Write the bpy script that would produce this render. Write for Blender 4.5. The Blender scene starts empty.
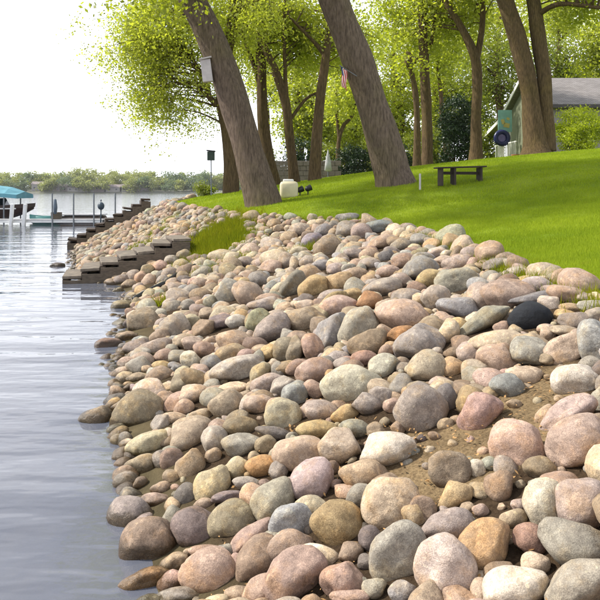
import bpy, bmesh, math, random
import numpy as np
from mathutils import Vector, Matrix, noise

random.seed(11)
rng = np.random.default_rng(11)
R = math.radians
scene = bpy.context.scene
col = scene.collection

# ------------------------------------------------------------------ camera
CAMZ, F, HOR = 2.2, 720.0, 190.0           # eye height, focal length and horizon row on the 600 px photograph
cam_data = bpy.data.cameras.new('camera')
cam_data.sensor_width = 36.0
cam_data.lens = 36.0 * F / 600.0
cam_data.shift_y = -(300.0 - HOR) / 600.0
cam_data.clip_start = 0.05
cam_data.clip_end = 5000.0
cam = bpy.data.objects.new('camera', cam_data)
col.objects.link(cam)
cam.location = (0, 0, CAMZ)
cam.rotation_euler = (R(90), 0, 0)
scene.camera = cam

# ------------------------------------------------------------------ light
SUN_TRAVEL = Vector((0.80, -0.12, -0.80)).normalized()
sun_from = -SUN_TRAVEL
SUN_EL = math.asin(sun_from.z)
SUN_AZ = math.atan2(sun_from.x, sun_from.y)
sd = bpy.data.lights.new('sun', 'SUN')
sd.energy = 5.0
sd.angle = R(1.5)
sd.color = (1.0, 0.945, 0.86)
sun = bpy.data.objects.new('sun', sd)
col.objects.link(sun)
sun.rotation_euler = SUN_TRAVEL.to_track_quat('-Z', 'Y').to_euler()

world = bpy.data.worlds.new('World')
scene.world = world
world.use_nodes = True
wt = world.node_tree
for n in list(wt.nodes): wt.nodes.remove(n)
def wn(t, **k):
    n = wt.nodes.new(t)
    for a, b in k.items(): setattr(n, a, b)
    return n
sky = wn('ShaderNodeTexSky', sky_type='NISHITA')
sky.sun_disc = False
sky.sun_elevation = SUN_EL
sky.sun_rotation = SUN_AZ
sky.dust_density = 1.5
sky.air_density = 1.0
tc = wn('ShaderNodeTexCoord')
sep = wn('ShaderNodeSeparateXYZ'); wt.links.new(tc.outputs['Generated'], sep.inputs[0])
zc = wn('ShaderNodeMath', operation='ADD'); zc.inputs[1].default_value = 0.25
wt.links.new(sep.outputs['Z'], zc.inputs[0])
zm = wn('ShaderNodeMath', operation='MAXIMUM'); zm.inputs[1].default_value = 0.05
wt.links.new(zc.outputs[0], zm.inputs[0])
dx = wn('ShaderNodeMath', operation='DIVIDE'); dy = wn('ShaderNodeMath', operation='DIVIDE')
wt.links.new(sep.outputs['X'], dx.inputs[0]); wt.links.new(zm.outputs[0], dx.inputs[1])
wt.links.new(sep.outputs['Y'], dy.inputs[0]); wt.links.new(zm.outputs[0], dy.inputs[1])
cmb = wn('ShaderNodeCombineXYZ')
wt.links.new(dx.outputs[0], cmb.inputs[0]); wt.links.new(dy.outputs[0], cmb.inputs[1])
cn = wn('ShaderNodeTexNoise'); cn.inputs['Scale'].default_value = 1.6; cn.inputs['Detail'].default_value = 7.0
cn.inputs['Roughness'].default_value = 0.58
wt.links.new(cmb.outputs[0], cn.inputs['Vector'])
cr = wn('ShaderNodeMapRange'); cr.inputs['From Min'].default_value = 0.36; cr.inputs['From Max'].default_value = 0.62
cr.inputs['To Min'].default_value = 0.16; cr.inputs['To Max'].default_value = 0.95
wt.links.new(cn.outputs['Fac'], cr.inputs['Value'])
cm = wn('ShaderNodeMix', data_type='RGBA')
cm.inputs['B'].default_value = (14.5, 14.8, 15.8, 1)
# a thin layer of cloud is seen through a longer path towards the horizon
tr_ = wn('ShaderNodeMath', operation='SUBTRACT'); tr_.inputs[0].default_value = 1.0; wt.links.new(cr.outputs[0], tr_.inputs[1])
za = wn('ShaderNodeMath', operation='MAXIMUM'); za.inputs[1].default_value = 0.0; wt.links.new(sep.outputs['Z'], za.inputs[0])
zb_ = wn('ShaderNodeMath', operation='ADD'); zb_.inputs[1].default_value = 0.06; wt.links.new(za.outputs[0], zb_.inputs[0])
ex_ = wn('ShaderNodeMath', operation='DIVIDE'); ex_.inputs[0].default_value = 0.45; wt.links.new(zb_.outputs[0], ex_.inputs[1])
pw_ = wn('ShaderNodeMath', operation='POWER'); wt.links.new(tr_.outputs[0], pw_.inputs[0]); wt.links.new(ex_.outputs[0], pw_.inputs[1])
cov = wn('ShaderNodeMath', operation='SUBTRACT'); cov.inputs[0].default_value = 1.0; wt.links.new(pw_.outputs[0], cov.inputs[1])
wt.links.new(cov.outputs[0], cm.inputs['Factor']); wt.links.new(sky.outputs[0], cm.inputs['A'])
bgn = wn('ShaderNodeBackground'); bgn.inputs['Strength'].default_value = 0.11
wo = wn('ShaderNodeOutputWorld')
wt.links.new(cm.outputs['Result'], bgn.inputs['Color']); wt.links.new(bgn.outputs[0], wo.inputs['Surface'])

scene.view_settings.view_transform = 'Standard'
scene.view_settings.look = 'None'
scene.view_settings.exposure = 0.35
scene.view_settings.gamma = 1.0
scene.view_settings.use_curve_mapping = False
scene.render.engine = 'CYCLES'
scene.cycles.use_denoising = True
scene.cycles.max_bounces = 6
scene.cycles.diffuse_bounces = 3
scene.cycles.glossy_bounces = 3
scene.cycles.transmission_bounces = 4
scene.cycles.transparent_max_bounces = 12
scene.cycles.sample_clamp_indirect = 6.0
scene.cycles.caustics_reflective = False
scene.cycles.caustics_refractive = False

# ------------------------------------------------------------------ helpers
def lin(c):
    return tuple((v / 12.92 if v <= 0.04045 else ((v + 0.055) / 1.055) ** 2.4) for v in c)

def P(px, py, d):
    return Vector(((px - 300.0) * d / F, d, CAMZ + (HOR - py) * d / F))

def props(o, label=None, cat=None, group=None, kind=None):
    if label: o['label'] = label
    if cat: o['category'] = cat
    if group: o['group'] = group
    if kind: o['kind'] = kind
    return o

def empty(name, loc=(0, 0, 0), rz=0.0):
    o = bpy.data.objects.new(name, None)
    o.location = loc
    o.rotation_euler = (0, 0, rz)
    o.empty_display_size = 0.1
    col.objects.link(o)
    return o

def obj_from_mesh(name, me, mat=None, parent=None, smooth=False):
    if mat is not None and not me.materials: me.materials.append(mat)
    if smooth: me.shade_smooth()
    o = bpy.data.objects.new(name, me)
    col.objects.link(o)
    if parent is not None: o.parent = parent
    return o

def obj_bm(name, bm, mat, parent=None, smooth=False):
    me = bpy.data.meshes.new(name)
    bmesh.ops.recalc_face_normals(bm, faces=bm.faces[:])
    bm.to_mesh(me); bm.free()
    return obj_from_mesh(name, me, mat, parent, smooth)

def box(bm, c, s, rz=0.0, rx=0.0, ry=0.0, bev=0.0):
    m = Matrix.Translation(c) @ Matrix.Rotation(rz, 4, 'Z') @ Matrix.Rotation(ry, 4, 'Y') @ Matrix.Rotation(rx, 4, 'X') @ Matrix.Diagonal((s[0], s[1], s[2], 1))
    r = bmesh.ops.create_cube(bm, size=1.0, matrix=m)
    if bev > 0:
        es = list({e for v in r['verts'] for e in v.link_edges})
        bmesh.ops.bevel(bm, geom=es, offset=bev, segments=2, affect='EDGES', profile=0.5)

def one_box(name, c, s, mat, parent=None, rz=0.0, rx=0.0, ry=0.0, bev=0.0):
    bm = bmesh.new(); box(bm, c, s, rz, rx, ry, bev)
    return obj_bm(name, bm, mat, parent)

def tube(bm, pts, radii, seg=10, wob=0.0, seed=0.0, cap=True):
    pts = [Vector(p) for p in pts]
    rings = []
    ref = Vector((0.31, 0.92, 0.1))
    for i, p in enumerate(pts):
        if i == 0: t = pts[1] - pts[0]
        elif i == len(pts) - 1: t = pts[-1] - pts[-2]
        else: t = pts[i + 1] - pts[i - 1]
        t.normalize()
        a = t.cross(ref)
        if a.length < 1e-3: a = t.cross(Vector((1, 0, 0)))
        a.normalize(); b = t.cross(a)
        ring = []
        for k in range(seg):
            th = 2 * math.pi * k / seg
            r = radii[i]
            if wob:
                r *= 1 + wob * noise.noise(Vector((math.cos(th) * 1.6 + seed, math.sin(th) * 1.6, p.z * 0.7 + seed)))
            ring.append(bm.verts.new(p + a * (r * math.cos(th)) + b * (r * math.sin(th))))
        rings.append(ring)
    for i in range(len(rings) - 1):
        for k in range(seg):
            bm.faces.new((rings[i][k], rings[i][(k + 1) % seg], rings[i + 1][(k + 1) % seg], rings[i + 1][k]))
    if cap:
        bm.faces.new(rings[0][::-1]); bm.faces.new(rings[-1])

def smooth_path(pts, radii, n):
    """Catmull-Rom resample of a polyline"""
    P_ = [Vector(p) for p in pts]; m = len(P_)
    out, rad = [], []
    for k in range(n):
        s = k / (n - 1) * (m - 1); i = min(int(s), m - 2); t = s - i
        p0 = P_[max(i - 1, 0)]; p1 = P_[i]; p2 = P_[i + 1]; p3 = P_[min(i + 2, m - 1)]
        q = 0.5 * ((2 * p1) + (p2 - p0) * t + (2 * p0 - 5 * p1 + 4 * p2 - p3) * t * t + (3 * p1 - p0 - 3 * p2 + p3) * t * t * t)
        out.append(q); rad.append(radii[i] * (1 - t) + radii[i + 1] * t)
    return out, rad

# ------------------------------------------------------------------ materials
def new_mat(name):
    m = bpy.data.materials.new(name); m.use_nodes = True
    nt = m.node_tree
    for n in list(nt.nodes): nt.nodes.remove(n)
    out = nt.nodes.new('ShaderNodeOutputMaterial')
    return m, nt, out

class NB:
    """small node builder"""
    def __init__(s, nt): s.nt = nt
    def n(s, t, ins=None, **k):
        x = s.nt.nodes.new(t)
        for a, b in k.items(): setattr(x, a, b)
        for a, b in (ins or {}).items():
            if hasattr(b, 'is_output') or isinstance(b, bpy.types.NodeSocket): s.nt.links.new(b, x.inputs[a])
            else: x.inputs[a].default_value = b
        return x
    def noise(s, vec, scale, detail=4.0, rough=0.55):
        return s.n('ShaderNodeTexNoise', {'Vector': vec, 'Scale': scale, 'Detail': detail, 'Roughness': rough})
    def rng(s, v, a, b, c, d):
        return s.n('ShaderNodeMapRange', {'Value': v, 'From Min': a, 'From Max': b, 'To Min': c, 'To Max': d}).outputs[0]
    def mix(s, f, a, b, mode='MIX'):
        return s.n('ShaderNodeMix', {'Factor': f, 'A': a, 'B': b}, data_type='RGBA', blend_type=mode).outputs['Result']
    def math(s, op, a, b=0.0):
        return s.n('ShaderNodeMath', {0: a, 1: b}, operation=op).outputs[0]

def rgba(c): return (c[0], c[1], c[2], 1.0)

def simple_mat(name, c, rough=0.7, var=0.25, scale=6.0, metallic=0.0, bump=0.2, stretch=None):
    m, nt, out = new_mat(name); b = NB(nt)
    geo = b.n('ShaderNodeNewGeometry').outputs['Position']
    vec = geo
    if stretch:
        vec = b.n('ShaderNodeVectorMath', {0: geo, 1: stretch}, operation='MULTIPLY').outputs[0]
    nz = b.noise(vec, scale, 6.0, 0.6)
    c = lin(c)
    cc = b.mix(b.rng(nz.outputs['Fac'], 0.3, 0.7, 0, 1), rgba([v * (1 - var) for v in c]), rgba([min(1, v * (1 + var)) for v in c]))
    bp = b.n('ShaderNodeBump', {'Strength': bump, 'Distance': 0.02, 'Height': nz.outputs['Fac']})
    pr = b.n('ShaderNodeBsdfPrincipled', {'Base Color': cc, 'Roughness': rough, 'Metallic': metallic, 'Normal': bp.outputs[0]})
    nt.links.new(pr.outputs[0], out.inputs[0])
    return m

def stone_mat(name, use_attr):
    m, nt, out = new_mat(name); b = NB(nt)
    geo = b.n('ShaderNodeNewGeometry')
    if use_attr:
        at = b.n('ShaderNodeAttribute', attribute_name='tint', attribute_type='GEOMETRY')
        base = at.outputs['Color']; rnd = b.n('ShaderNodeSeparateColor', {0: at.outputs['Color']}).outputs[0]
        rnd = b.math('MULTIPLY', rnd, 37.0)
    else:
        oi = b.n('ShaderNodeObjectInfo')
        base = oi.outputs['Color']; rnd = b.math('MULTIPLY', oi.outputs['Random'], 50.0)
    vec = b.n('ShaderNodeVectorMath', {0: geo.outputs['Position'], 1: b.n('ShaderNodeCombineXYZ', {0: rnd, 1: rnd, 2: rnd}).outputs[0]}, operation='ADD').outputs[0]
    big = b.noise(vec, 9.0, 5.0, 0.62); med = b.noise(vec, 26.0, 6.0, 0.68); fine = b.noise(vec, 170.0, 3.0, 0.6)
    stain = b.noise(vec, 5.0, 5.0, 0.7); stain2 = b.noise(vec, 12.0, 6.0, 0.72)
    c = b.mix(b.rng(big.outputs['Fac'], 0.35, 0.68, 0.0, 0.6), base, b.mix(1.0, base, (0.77, 0.71, 0.67, 1), 'MULTIPLY'))
    c = b.mix(b.rng(stain.outputs['Fac'], 0.49, 0.64, 0.0, 0.75), c, b.mix(1.0, c, (1.14, 0.99, 0.75, 1), 'MULTIPLY'))   # iron stain
    c = b.mix(b.rng(stain2.outputs['Fac'], 0.52, 0.62, 0.0, 0.8), c, b.mix(1.0, c, (1.5, 1.5, 1.47, 1), 'MULTIPLY'))            # pale mineral patches
    c = b.mix(b.rng(med.outputs['Fac'], 0.30, 0.70, 0.0, 1.0), b.mix(1.0, c, (0.70, 0.68, 0.67, 1), 'MULTIPLY'), b.mix(1.0, c, (1.18, 1.17, 1.15, 1), 'MULTIPLY'))
    c = b.mix(b.rng(fine.outputs['Fac'], 0.38, 0.62, 0.0, 1.0), b.mix(1.0, c, (0.76, 0.75, 0.75, 1), 'MULTIPLY'), b.mix(1.0, c, (1.13, 1.12, 1.1, 1), 'MULTIPLY'))
    vein = b.noise(vec, 5.5, 6.0, 0.6); vmask = b.noise(vec, 2.2, 2.0)
    vf = b.math('MULTIPLY', b.rng(b.math('ABSOLUTE', b.math('SUBTRACT', vein.outputs['Fac'], 0.5)), 0.0, 0.012, 1.0, 0.0), b.rng(vmask.outputs['Fac'], 0.48, 0.56, 0.0, 0.6))
    c = b.mix(vf, c, b.mix(1.0, c, (0.42, 0.38, 0.34, 1), 'MULTIPLY'))                                                  # cracks
    lich = b.noise(vec, 32.0, 2.0, 0.5)
    c = b.mix(b.math('MULTIPLY', b.rng(lich.outputs['Fac'], 0.66, 0.70, 0.0, 0.6), b.rng(vmask.outputs['Fac'], 0.5, 0.56, 1.0, 0.0)), c, b.mix(1.0, c, (1.5, 1.55, 1.4, 1), 'MULTIPLY'))  # lichen dots
    # wet, algae-stained band where the lake laps the stone
    z = b.n('ShaderNodeSeparateXYZ', {0: geo.outputs['Position']}).outputs['Z']
    zz = b.math('ADD', z, b.math('MULTIPLY', b.math('SUBTRACT', med.outputs['Fac'], 0.5), 0.06))
    wet = b.rng(zz, 0.06, 0.10, 1.0, 0.0)
    c = b.mix(wet, c, b.mix(1.0, c, (0.30, 0.27, 0.20, 1), 'MULTIPLY'))
    ro = b.rng(wet, 0.0, 1.0, 0.78, 0.28)
    h = b.math('ADD', b.math('MULTIPLY', med.outputs['Fac'], 1.0), b.math('MULTIPLY', fine.outputs['Fac'], 0.25))
    bp = b.n('ShaderNodeBump', {'Strength': 0.55, 'Distance': 0.018, 'Height': h})
    pr = b.n('ShaderNodeBsdfPrincipled', {'Base Color': c, 'Roughness': ro, 'Normal': bp.outputs[0], 'Specular IOR Level': 0.35})
    nt.links.new(pr.outputs[0], out.inputs[0])
    return m

def leaf_mat(name, c1, c2, trans=0.5):
    m, nt, out = new_mat(name); b = NB(nt)
    geo = b.n('ShaderNodeNewGeometry')
    nz = b.noise(geo.outputs['Position'], 0.9, 3.0); wn_ = b.n('ShaderNodeTexWhiteNoise', {'Vector': b.n('ShaderNodeVectorMath', {0: geo.outputs['Position'], 1: (3, 3, 3)}, operation='MULTIPLY').outputs[0]})
    fac = b.math('ADD', b.math('MULTIPLY', b.rng(nz.outputs['Fac'], 0.3, 0.7, 0, 1), 0.65), b.math('MULTIPLY', geo.outputs['Random Per Island'], 0.35))
    c = b.mix(fac, rgba(c1), rgba(c2))
    d = b.n('ShaderNodeBsdfDiffuse', {'Color': c})
    t = b.n('ShaderNodeBsdfTranslucent', {'Color': b.mix(1.0, c, (1.25, 1.32, 0.75, 1), 'MULTIPLY')})
    mx = b.n('ShaderNodeMixShader', {0: trans, 1: d.outputs[0], 2: t.outputs[0]})
    gl = b.n('ShaderNodeBsdfGlossy', {'Color': (1, 1, 1, 1), 'Roughness': 0.45})
    mx2 = b.n('ShaderNodeMixShader', {0: 0.03, 1: mx.outputs[0], 2: gl.outputs[0]})
    nt.links.new(mx2.outputs[0], out.inputs[0])
    return m

def bark_mat(name, c):
    m, nt, out = new_mat(name); b = NB(nt)
    geo = b.n('ShaderNodeNewGeometry').outputs['Position']
    v = b.n('ShaderNodeVectorMath', {0: geo, 1: (1, 1, 0.17)}, operation='MULTIPLY').outputs[0]
    rid = b.noise(v, 19.0, 8.0, 0.68); pat = b.noise(geo, 0.9, 4.0, 0.6)
    c = lin(c)
    cc = b.mix(b.rng(rid.outputs['Fac'], 0.36, 0.64, 0, 1), rgba([x * 0.5 for x in c]), rgba([min(1, x * 1.25) for x in c]))
    cc = b.mix(b.rng(pat.outputs['Fac'], 0.45, 0.7, 0, 0.6), cc, b.mix(1.0, cc, (1.0, 1.08, 0.72, 1), 'MULTIPLY'))
    bp = b.n('ShaderNodeBump', {'Strength': 1.0, 'Distance': 0.08, 'Height': rid.outputs['Fac']})
    pr = b.n('ShaderNodeBsdfPrincipled', {'Base Color': cc, 'Roughness': 0.9, 'Normal': bp.outputs[0], 'Specular IOR Level': 0.15})
    nt.links.new(pr.outputs[0], out.inputs[0])
    return m

def ground_mat():
    m, nt, out = new_mat('bank_soil'); b = NB(nt)
    geo = b.n('ShaderNodeNewGeometry')
    at = b.n('ShaderNodeAttribute', attribute_name='lawn', attribute_type='GEOMETRY').outputs['Fac']
    pos = geo.outputs['Position']
    n1 = b.noise(pos, 3.0, 6.0, 0.6); n2 = b.noise(pos, 45.0, 4.0, 0.65); n3 = b.noise(pos, 0.5, 4.0, 0.6)
    soil = b.mix(b.rng(n1.outputs['Fac'], 0.35, 0.65, 0, 1), rgba(lin((0.41, 0.35, 0.26))), rgba(lin((0.52, 0.45, 0.34))))
    gap_dark = b.n('ShaderNodeAttribute', attribute_name='gap_shade', attribute_type='GEOMETRY').outputs['Fac']
    soil = b.mix(b.rng(b.math('ADD', gap_dark, b.math('MULTIPLY', b.math('SUBTRACT', n1.outputs['Fac'], 0.5), 0.8)), 0.4, 0.6, 0, 1), soil, rgba(lin((0.25, 0.205, 0.155))))  # soil off the sand painted dark, imitating shade in the stone gaps
    soil = b.mix(b.rng(n2.outputs['Fac'], 0.35, 0.65, 0, 1), b.mix(1.0, soil, (0.6, 0.57, 0.55, 1), 'MULTIPLY'), b.mix(1.0, soil, (1.2, 1.18, 1.15, 1), 'MULTIPLY'))
    z = b.n('ShaderNodeSeparateXYZ', {0: pos}).outputs['Z']
    bed = b.mix(b.rng(n1.outputs['Fac'], 0.35, 0.65, 0, 1), rgba(lin((0.29, 0.26, 0.19))), rgba(lin((0.38, 0.34, 0.25))))
    soil = b.mix(b.rng(z, 0.05, 0.16, 1, 0), soil, bed)
    gr = b.mix(b.rng(n3.outputs['Fac'], 0.35, 0.65, 0, 1), (0.16, 0.225, 0.016, 1), (0.25, 0.31, 0.024, 1))
    gr = b.mix(b.rng(n2.outputs['Fac'], 0.35, 0.65, 0, 1), b.mix(1.0, gr, (0.6, 0.65, 0.6, 1), 'MULTIPLY'), gr)
    f = b.rng(b.math('ADD', at, b.math('MULTIPLY', b.math('SUBTRACT', n1.outputs['Fac'], 0.5), 0.5)), 0.45, 0.55, 0, 1)
    c = b.mix(f, soil, gr)
    bp = b.n('ShaderNodeBump', {'Strength': 0.6, 'Distance': 0.03, 'Height': n2.outputs['Fac']})
    pr = b.n('ShaderNodeBsdfPrincipled', {'Base Color': c, 'Roughness': 0.95, 'Normal': bp.outputs[0], 'Specular IOR Level': 0.1})
    nt.links.new(pr.outputs[0], out.inputs[0])
    return m

def grass_mat(name, a, b_):
    m, nt, out = new_mat(name); b = NB(nt)
    geo = b.n('ShaderNodeNewGeometry'); pos = geo.outputs['Position']
    n3 = b.noise(pos, 0.5, 4.0, 0.6); n4 = b.noise(pos, 5.0, 3.0)
    f = b.math('ADD', b.math('MULTIPLY', b.rng(n3.outputs['Fac'], 0.35, 0.65, 0, 1), 0.5), b.math('MULTIPLY', geo.outputs['Random Per Island'], 0.5))
    c = b.mix(f, rgba(a), rgba(b_))
    c = b.mix(b.rng(n4.outputs['Fac'], 0.62, 0.75, 0, 0.35), c, (0.24, 0.22, 0.04, 1))
    d = b.n('ShaderNodeBsdfDiffuse', {'Color': c})
    t = b.n('ShaderNodeBsdfTranslucent', {'Color': b.mix(1.0, c, (1.3, 1.3, 0.6, 1), 'MULTIPLY')})
    mx = b.n('ShaderNodeMixShader', {0: 0.4, 1: d.outputs[0], 2: t.outputs[0]})
    nt.links.new(mx.outputs[0], out.inputs[0])
    return m

def water_mat():
    m, nt, out = new_mat('lake_water'); b = NB(nt)
    pos = b.n('ShaderNodeNewGeometry').outputs['Position']
    v1 = b.n('ShaderNodeVectorMath', {0: pos, 1: (0.24, 1.0, 1.0)}, operation='MULTIPLY').outputs[0]
    v2 = b.n('ShaderNodeMapping', {'Vector': pos, 'Rotation': (0, 0, 0.3), 'Scale': (0.42, 1.0, 1.0)}).outputs[0]
    w1 = b.noise(v1, 1.3, 2.0, 0.45); w2 = b.noise(v2, 4.0, 2.0, 0.5); w3 = b.noise(v1, 0.35, 2.0, 0.5)
    h = b.math('ADD', b.math('ADD', b.math('MULTIPLY', w1.outputs['Fac'], 1.0), b.math('MULTIPLY', w2.outputs['Fac'], 0.24)), b.math('MULTIPLY', w3.outputs['Fac'], 0.7))
    bp = b.n('ShaderNodeBump', {'Strength': 1.0, 'Distance': 0.055, 'Height': h})
    fr = b.n('ShaderNodeFresnel', {'IOR': 1.333, 'Normal': bp.outputs[0]})
    gl = b.n('ShaderNodeBsdfGlossy', {'Color': (1, 1, 1, 1), 'Roughness': 0.035, 'Normal': bp.outputs[0]})
    tr = b.n('ShaderNodeBsdfTransparent', {'Color': (0.66, 0.66, 0.58, 1)})
    tu = b.n('ShaderNodeBsdfDiffuse', {'Color': (0.28, 0.305, 0.385, 1)})          # suspended matter, coloured paler and bluer to stand in for reflected sky
    body = b.n('ShaderNodeMixShader', {0: 0.34, 1: tr.outputs[0], 2: tu.outputs[0]})
    mx = b.n('ShaderNodeMixShader', {0: fr.outputs[0], 1: body.outputs[0], 2: gl.outputs[0]})
    nt.links.new(mx.outputs[0], out.inputs[0])
    return m

STONE = stone_mat('boulder_stone', False)
STONE_MIX = stone_mat('riprap_stone', True)
GROUND = ground_mat()
GRASS = grass_mat('mown_grass', (0.19, 0.27, 0.02), (0.33, 0.40, 0.035))
WEED = grass_mat('weed_green', (0.14, 0.19, 0.01), (0.28, 0.27, 0.02))
WATER = water_mat()
BARK = bark_mat('bark_grey', (0.46, 0.40, 0.35))
BARK_DARK = bark_mat('bark_brown', (0.40, 0.33, 0.24))
LEAF = leaf_mat('spring_leaf', (0.25, 0.29, 0.022), (0.42, 0.44, 0.035), 0.66)
LEAF_PALE = leaf_mat('spring_leaf_pale', (0.32, 0.355, 0.04), (0.52, 0.53, 0.07), 0.68)
LEAF_MID = leaf_mat('leaf_mid', (0.15, 0.185, 0.02), (0.27, 0.30, 0.035))
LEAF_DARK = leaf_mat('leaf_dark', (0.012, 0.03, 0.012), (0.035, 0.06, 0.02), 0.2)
LEAF_BUSH = leaf_mat('leaf_bush', (0.32, 0.38, 0.015), (0.50, 0.54, 0.03), 0.6)
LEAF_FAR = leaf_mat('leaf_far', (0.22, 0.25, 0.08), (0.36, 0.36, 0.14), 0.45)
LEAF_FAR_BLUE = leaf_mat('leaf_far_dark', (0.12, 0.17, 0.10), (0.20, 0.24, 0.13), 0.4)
TIMBER = simple_mat('old_timber', (0.34, 0.30, 0.25), 0.85, 0.4, 9.0, stretch=(0.4, 3, 3))
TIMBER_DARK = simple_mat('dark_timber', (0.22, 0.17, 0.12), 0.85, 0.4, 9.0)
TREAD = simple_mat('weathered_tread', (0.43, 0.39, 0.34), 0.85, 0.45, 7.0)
DOCKGREY = simple_mat('dock_grey', (0.62, 0.62, 0.62), 0.8, 0.2, 5.0)
DOCKWHITE = simple_mat('dock_white', (0.88, 0.88, 0.87), 0.5, 0.08, 5.0)
STEEL = simple_mat('galvanised_steel', (0.45, 0.47, 0.49), 0.45, 0.2, 9.0, 0.6)
TEAL = simple_mat('teal_canvas', (0.34, 0.55, 0.60), 0.8, 0.15, 2.0)
TEALBOAT = simple_mat('teal_plastic', (0.30, 0.52, 0.50), 0.4, 0.1, 2.0)
HULL = simple_mat('dark_hull', (0.24, 0.18, 0.16), 0.35, 0.2, 3.0)
HULLTAN = simple_mat('tan_deck', (0.52, 0.47, 0.38), 0.5, 0.2, 3.0)
GLASS_DARK = simple_mat('smoked_glass', (0.10, 0.12, 0.14), 0.1, 0.1, 3.0)
BLACK = simple_mat('black_plastic', (0.07, 0.07, 0.08), 0.5, 0.2, 5.0)
CREAM = simple_mat('cream_plastic', (0.83, 0.79, 0.66), 0.6, 0.1, 4.0)
WHITE = simple_mat('white_paint', (0.90, 0.90, 0.88), 0.6, 0.06, 4.0)
def roof_mat():
    m, nt, out = new_mat('grey_shingle'); b = NB(nt)
    pos = b.n('ShaderNodeNewGeometry').outputs['Position']
    br = b.n('ShaderNodeTexBrick', {'Vector': b.n('ShaderNodeVectorMath', {0: pos, 1: (1, 1.09, 0)}, operation='MULTIPLY').outputs[0], 'Color1': rgba(lin((0.50, 0.48, 0.47))), 'Color2': rgba(lin((0.57, 0.55, 0.54))),
        'Mortar': rgba(lin((0.40, 0.38, 0.37))), 'Scale': 1.0, 'Mortar Size': 0.012, 'Brick Width': 0.32, 'Row Height': 0.15})
    nz = b.noise(pos, 0.8, 5.0, 0.6)
    c = b.mix(b.rng(nz.outputs['Fac'], 0.35, 0.7, 0, 0.5), br.outputs['Color'], b.mix(1.0, br.outputs['Color'], (0.72, 0.72, 0.70, 1), 'MULTIPLY'))
    pr = b.n('ShaderNodeBsdfPrincipled', {'Base Color': c, 'Roughness': 0.9, 'Specular IOR Level': 0.1})
    nt.links.new(pr.outputs[0], out.inputs[0])
    return m
ROOF = roof_mat()
SIDING = simple_mat('olive_siding', (0.45, 0.47, 0.38), 0.8, 0.12, 3.0, stretch=(0.2, 0.2, 5))
WALLGREY = simple_mat('lavender_wall', (0.62, 0.59, 0.60), 0.85, 0.1, 3.0)
AQUA = simple_mat('aqua_paint', (0.55, 0.74, 0.72), 0.7, 0.15, 3.0)
YELLOW = simple_mat('yellow_paint', (0.82, 0.76, 0.45), 0.7, 0.1, 3.0)
NAVY = simple_mat('navy_vinyl', (0.08, 0.12, 0.32), 0.35, 0.2, 3.0)
REDPAINT = simple_mat('red_paint', (0.42, 0.17, 0.15), 0.7, 0.15, 3.0)
FLAGRED = simple_mat('flag_red', (0.72, 0.14, 0.16), 0.8, 0.08, 5.0)
FLAGWHITE = simple_mat('flag_white', (0.88, 0.86, 0.84), 0.8, 0.05, 5.0)
FLAGBLUE = simple_mat('flag_blue', (0.12, 0.16, 0.38), 0.8, 0.08, 5.0)
BENCHWOOD = simple_mat('bench_wood', (0.20, 0.16, 0.13), 0.8, 0.3, 8.0)
CONCRETE = simple_mat('wall_block', (0.42, 0.38, 0.35), 0.9, 0.25, 6.0)
PALEWOOD = simple_mat('pale_wood', (0.74, 0.71, 0.72), 0.8, 0.12, 8.0)
TERRA = simple_mat('terracotta', (0.62, 0.40, 0.26), 0.8, 0.15, 8.0)
DRYLEAF = simple_mat('dry_leaf', (0.62, 0.48, 0.30), 0.9, 0.4, 30.0)
FARHOUSE = simple_mat('far_house_wall', (0.60, 0.58, 0.56), 0.9, 0.1, 0.3)
FARROOF = simple_mat('far_house_roof', (0.50, 0.46, 0.45), 0.9, 0.15, 0.3)
SHORE = simple_mat('far_shore_earth', (0.42, 0.42, 0.36), 0.95, 0.3, 0.05)

# ------------------------------------------------------------------ terrain
YW = [-12, 0, 2, 3.86, 6.6, 10.2, 14.4, 16.5, 17.8, 22, 27, 31, 34, 40, 50, 70, 100, 400]
XW = [4.8, 0.7, -0.12, -0.74, -1.66, -2.5, -3.35, -4.1, -5.5, -6.8, -8.5, -8.9, -8.2, -6.8, -4.0, 1.0, 8.0, 60]
YL = [-12, 0, 6.3, 9.0, 12.5, 15.3, 17.5, 19.3, 20.5, 23, 27, 35, 50, 70, 100, 400]
XL = [7.0, 3.3, 2.6, 2.5, 2.35, 2.0, 1.0, -1.2, -2.2, -3.2, -5.0, -5.2, -1.0, 4.0, 11.0, 63]
ZL = [1.2, 1.2, 1.2, 1.22, 1.28, 1.35, 1.42, 1.45, 1.47, 1.52, 1.66, 1.8, 1.9, 1.9, 1.9, 1.9]

def bank(x, y):
    x = np.asarray(x, float); y = np.asarray(y, float)
    xw = np.interp(y, YW, XW); xl = np.interp(y, YL, XL); zl = np.interp(y, YL, ZL)
    t = (x - xw) / (xl - xw)
    z = np.where(t < 0, np.maximum(-0.22 * (xw - x) - 0.12 * (xw - x) ** 2, -3.0), np.where(t < 1, zl * t, zl + 3.0 * np.tanh(0.155 * np.maximum(x - xl, 0) / 3.0)))
    return z, t
def H(x, y): return bank(x, y)[0]
def Hf(x, y): return float(bank(x, y)[0])

xs = np.unique(np.concatenate([np.linspace(-60, -12, 14), np.linspace(-12, -6, 25), np.linspace(-6, 6, 97), np.linspace(6, 20, 36), np.linspace(20, 220, 26)]))
ys = np.unique(np.concatenate([np.linspace(-12, 1, 14), np.linspace(1, 24, 150), np.linspace(24, 60, 73), np.linspace(60, 420, 30)]))
X, Y = np.meshgrid(xs, ys)
Z, T = bank(X, Y)
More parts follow.
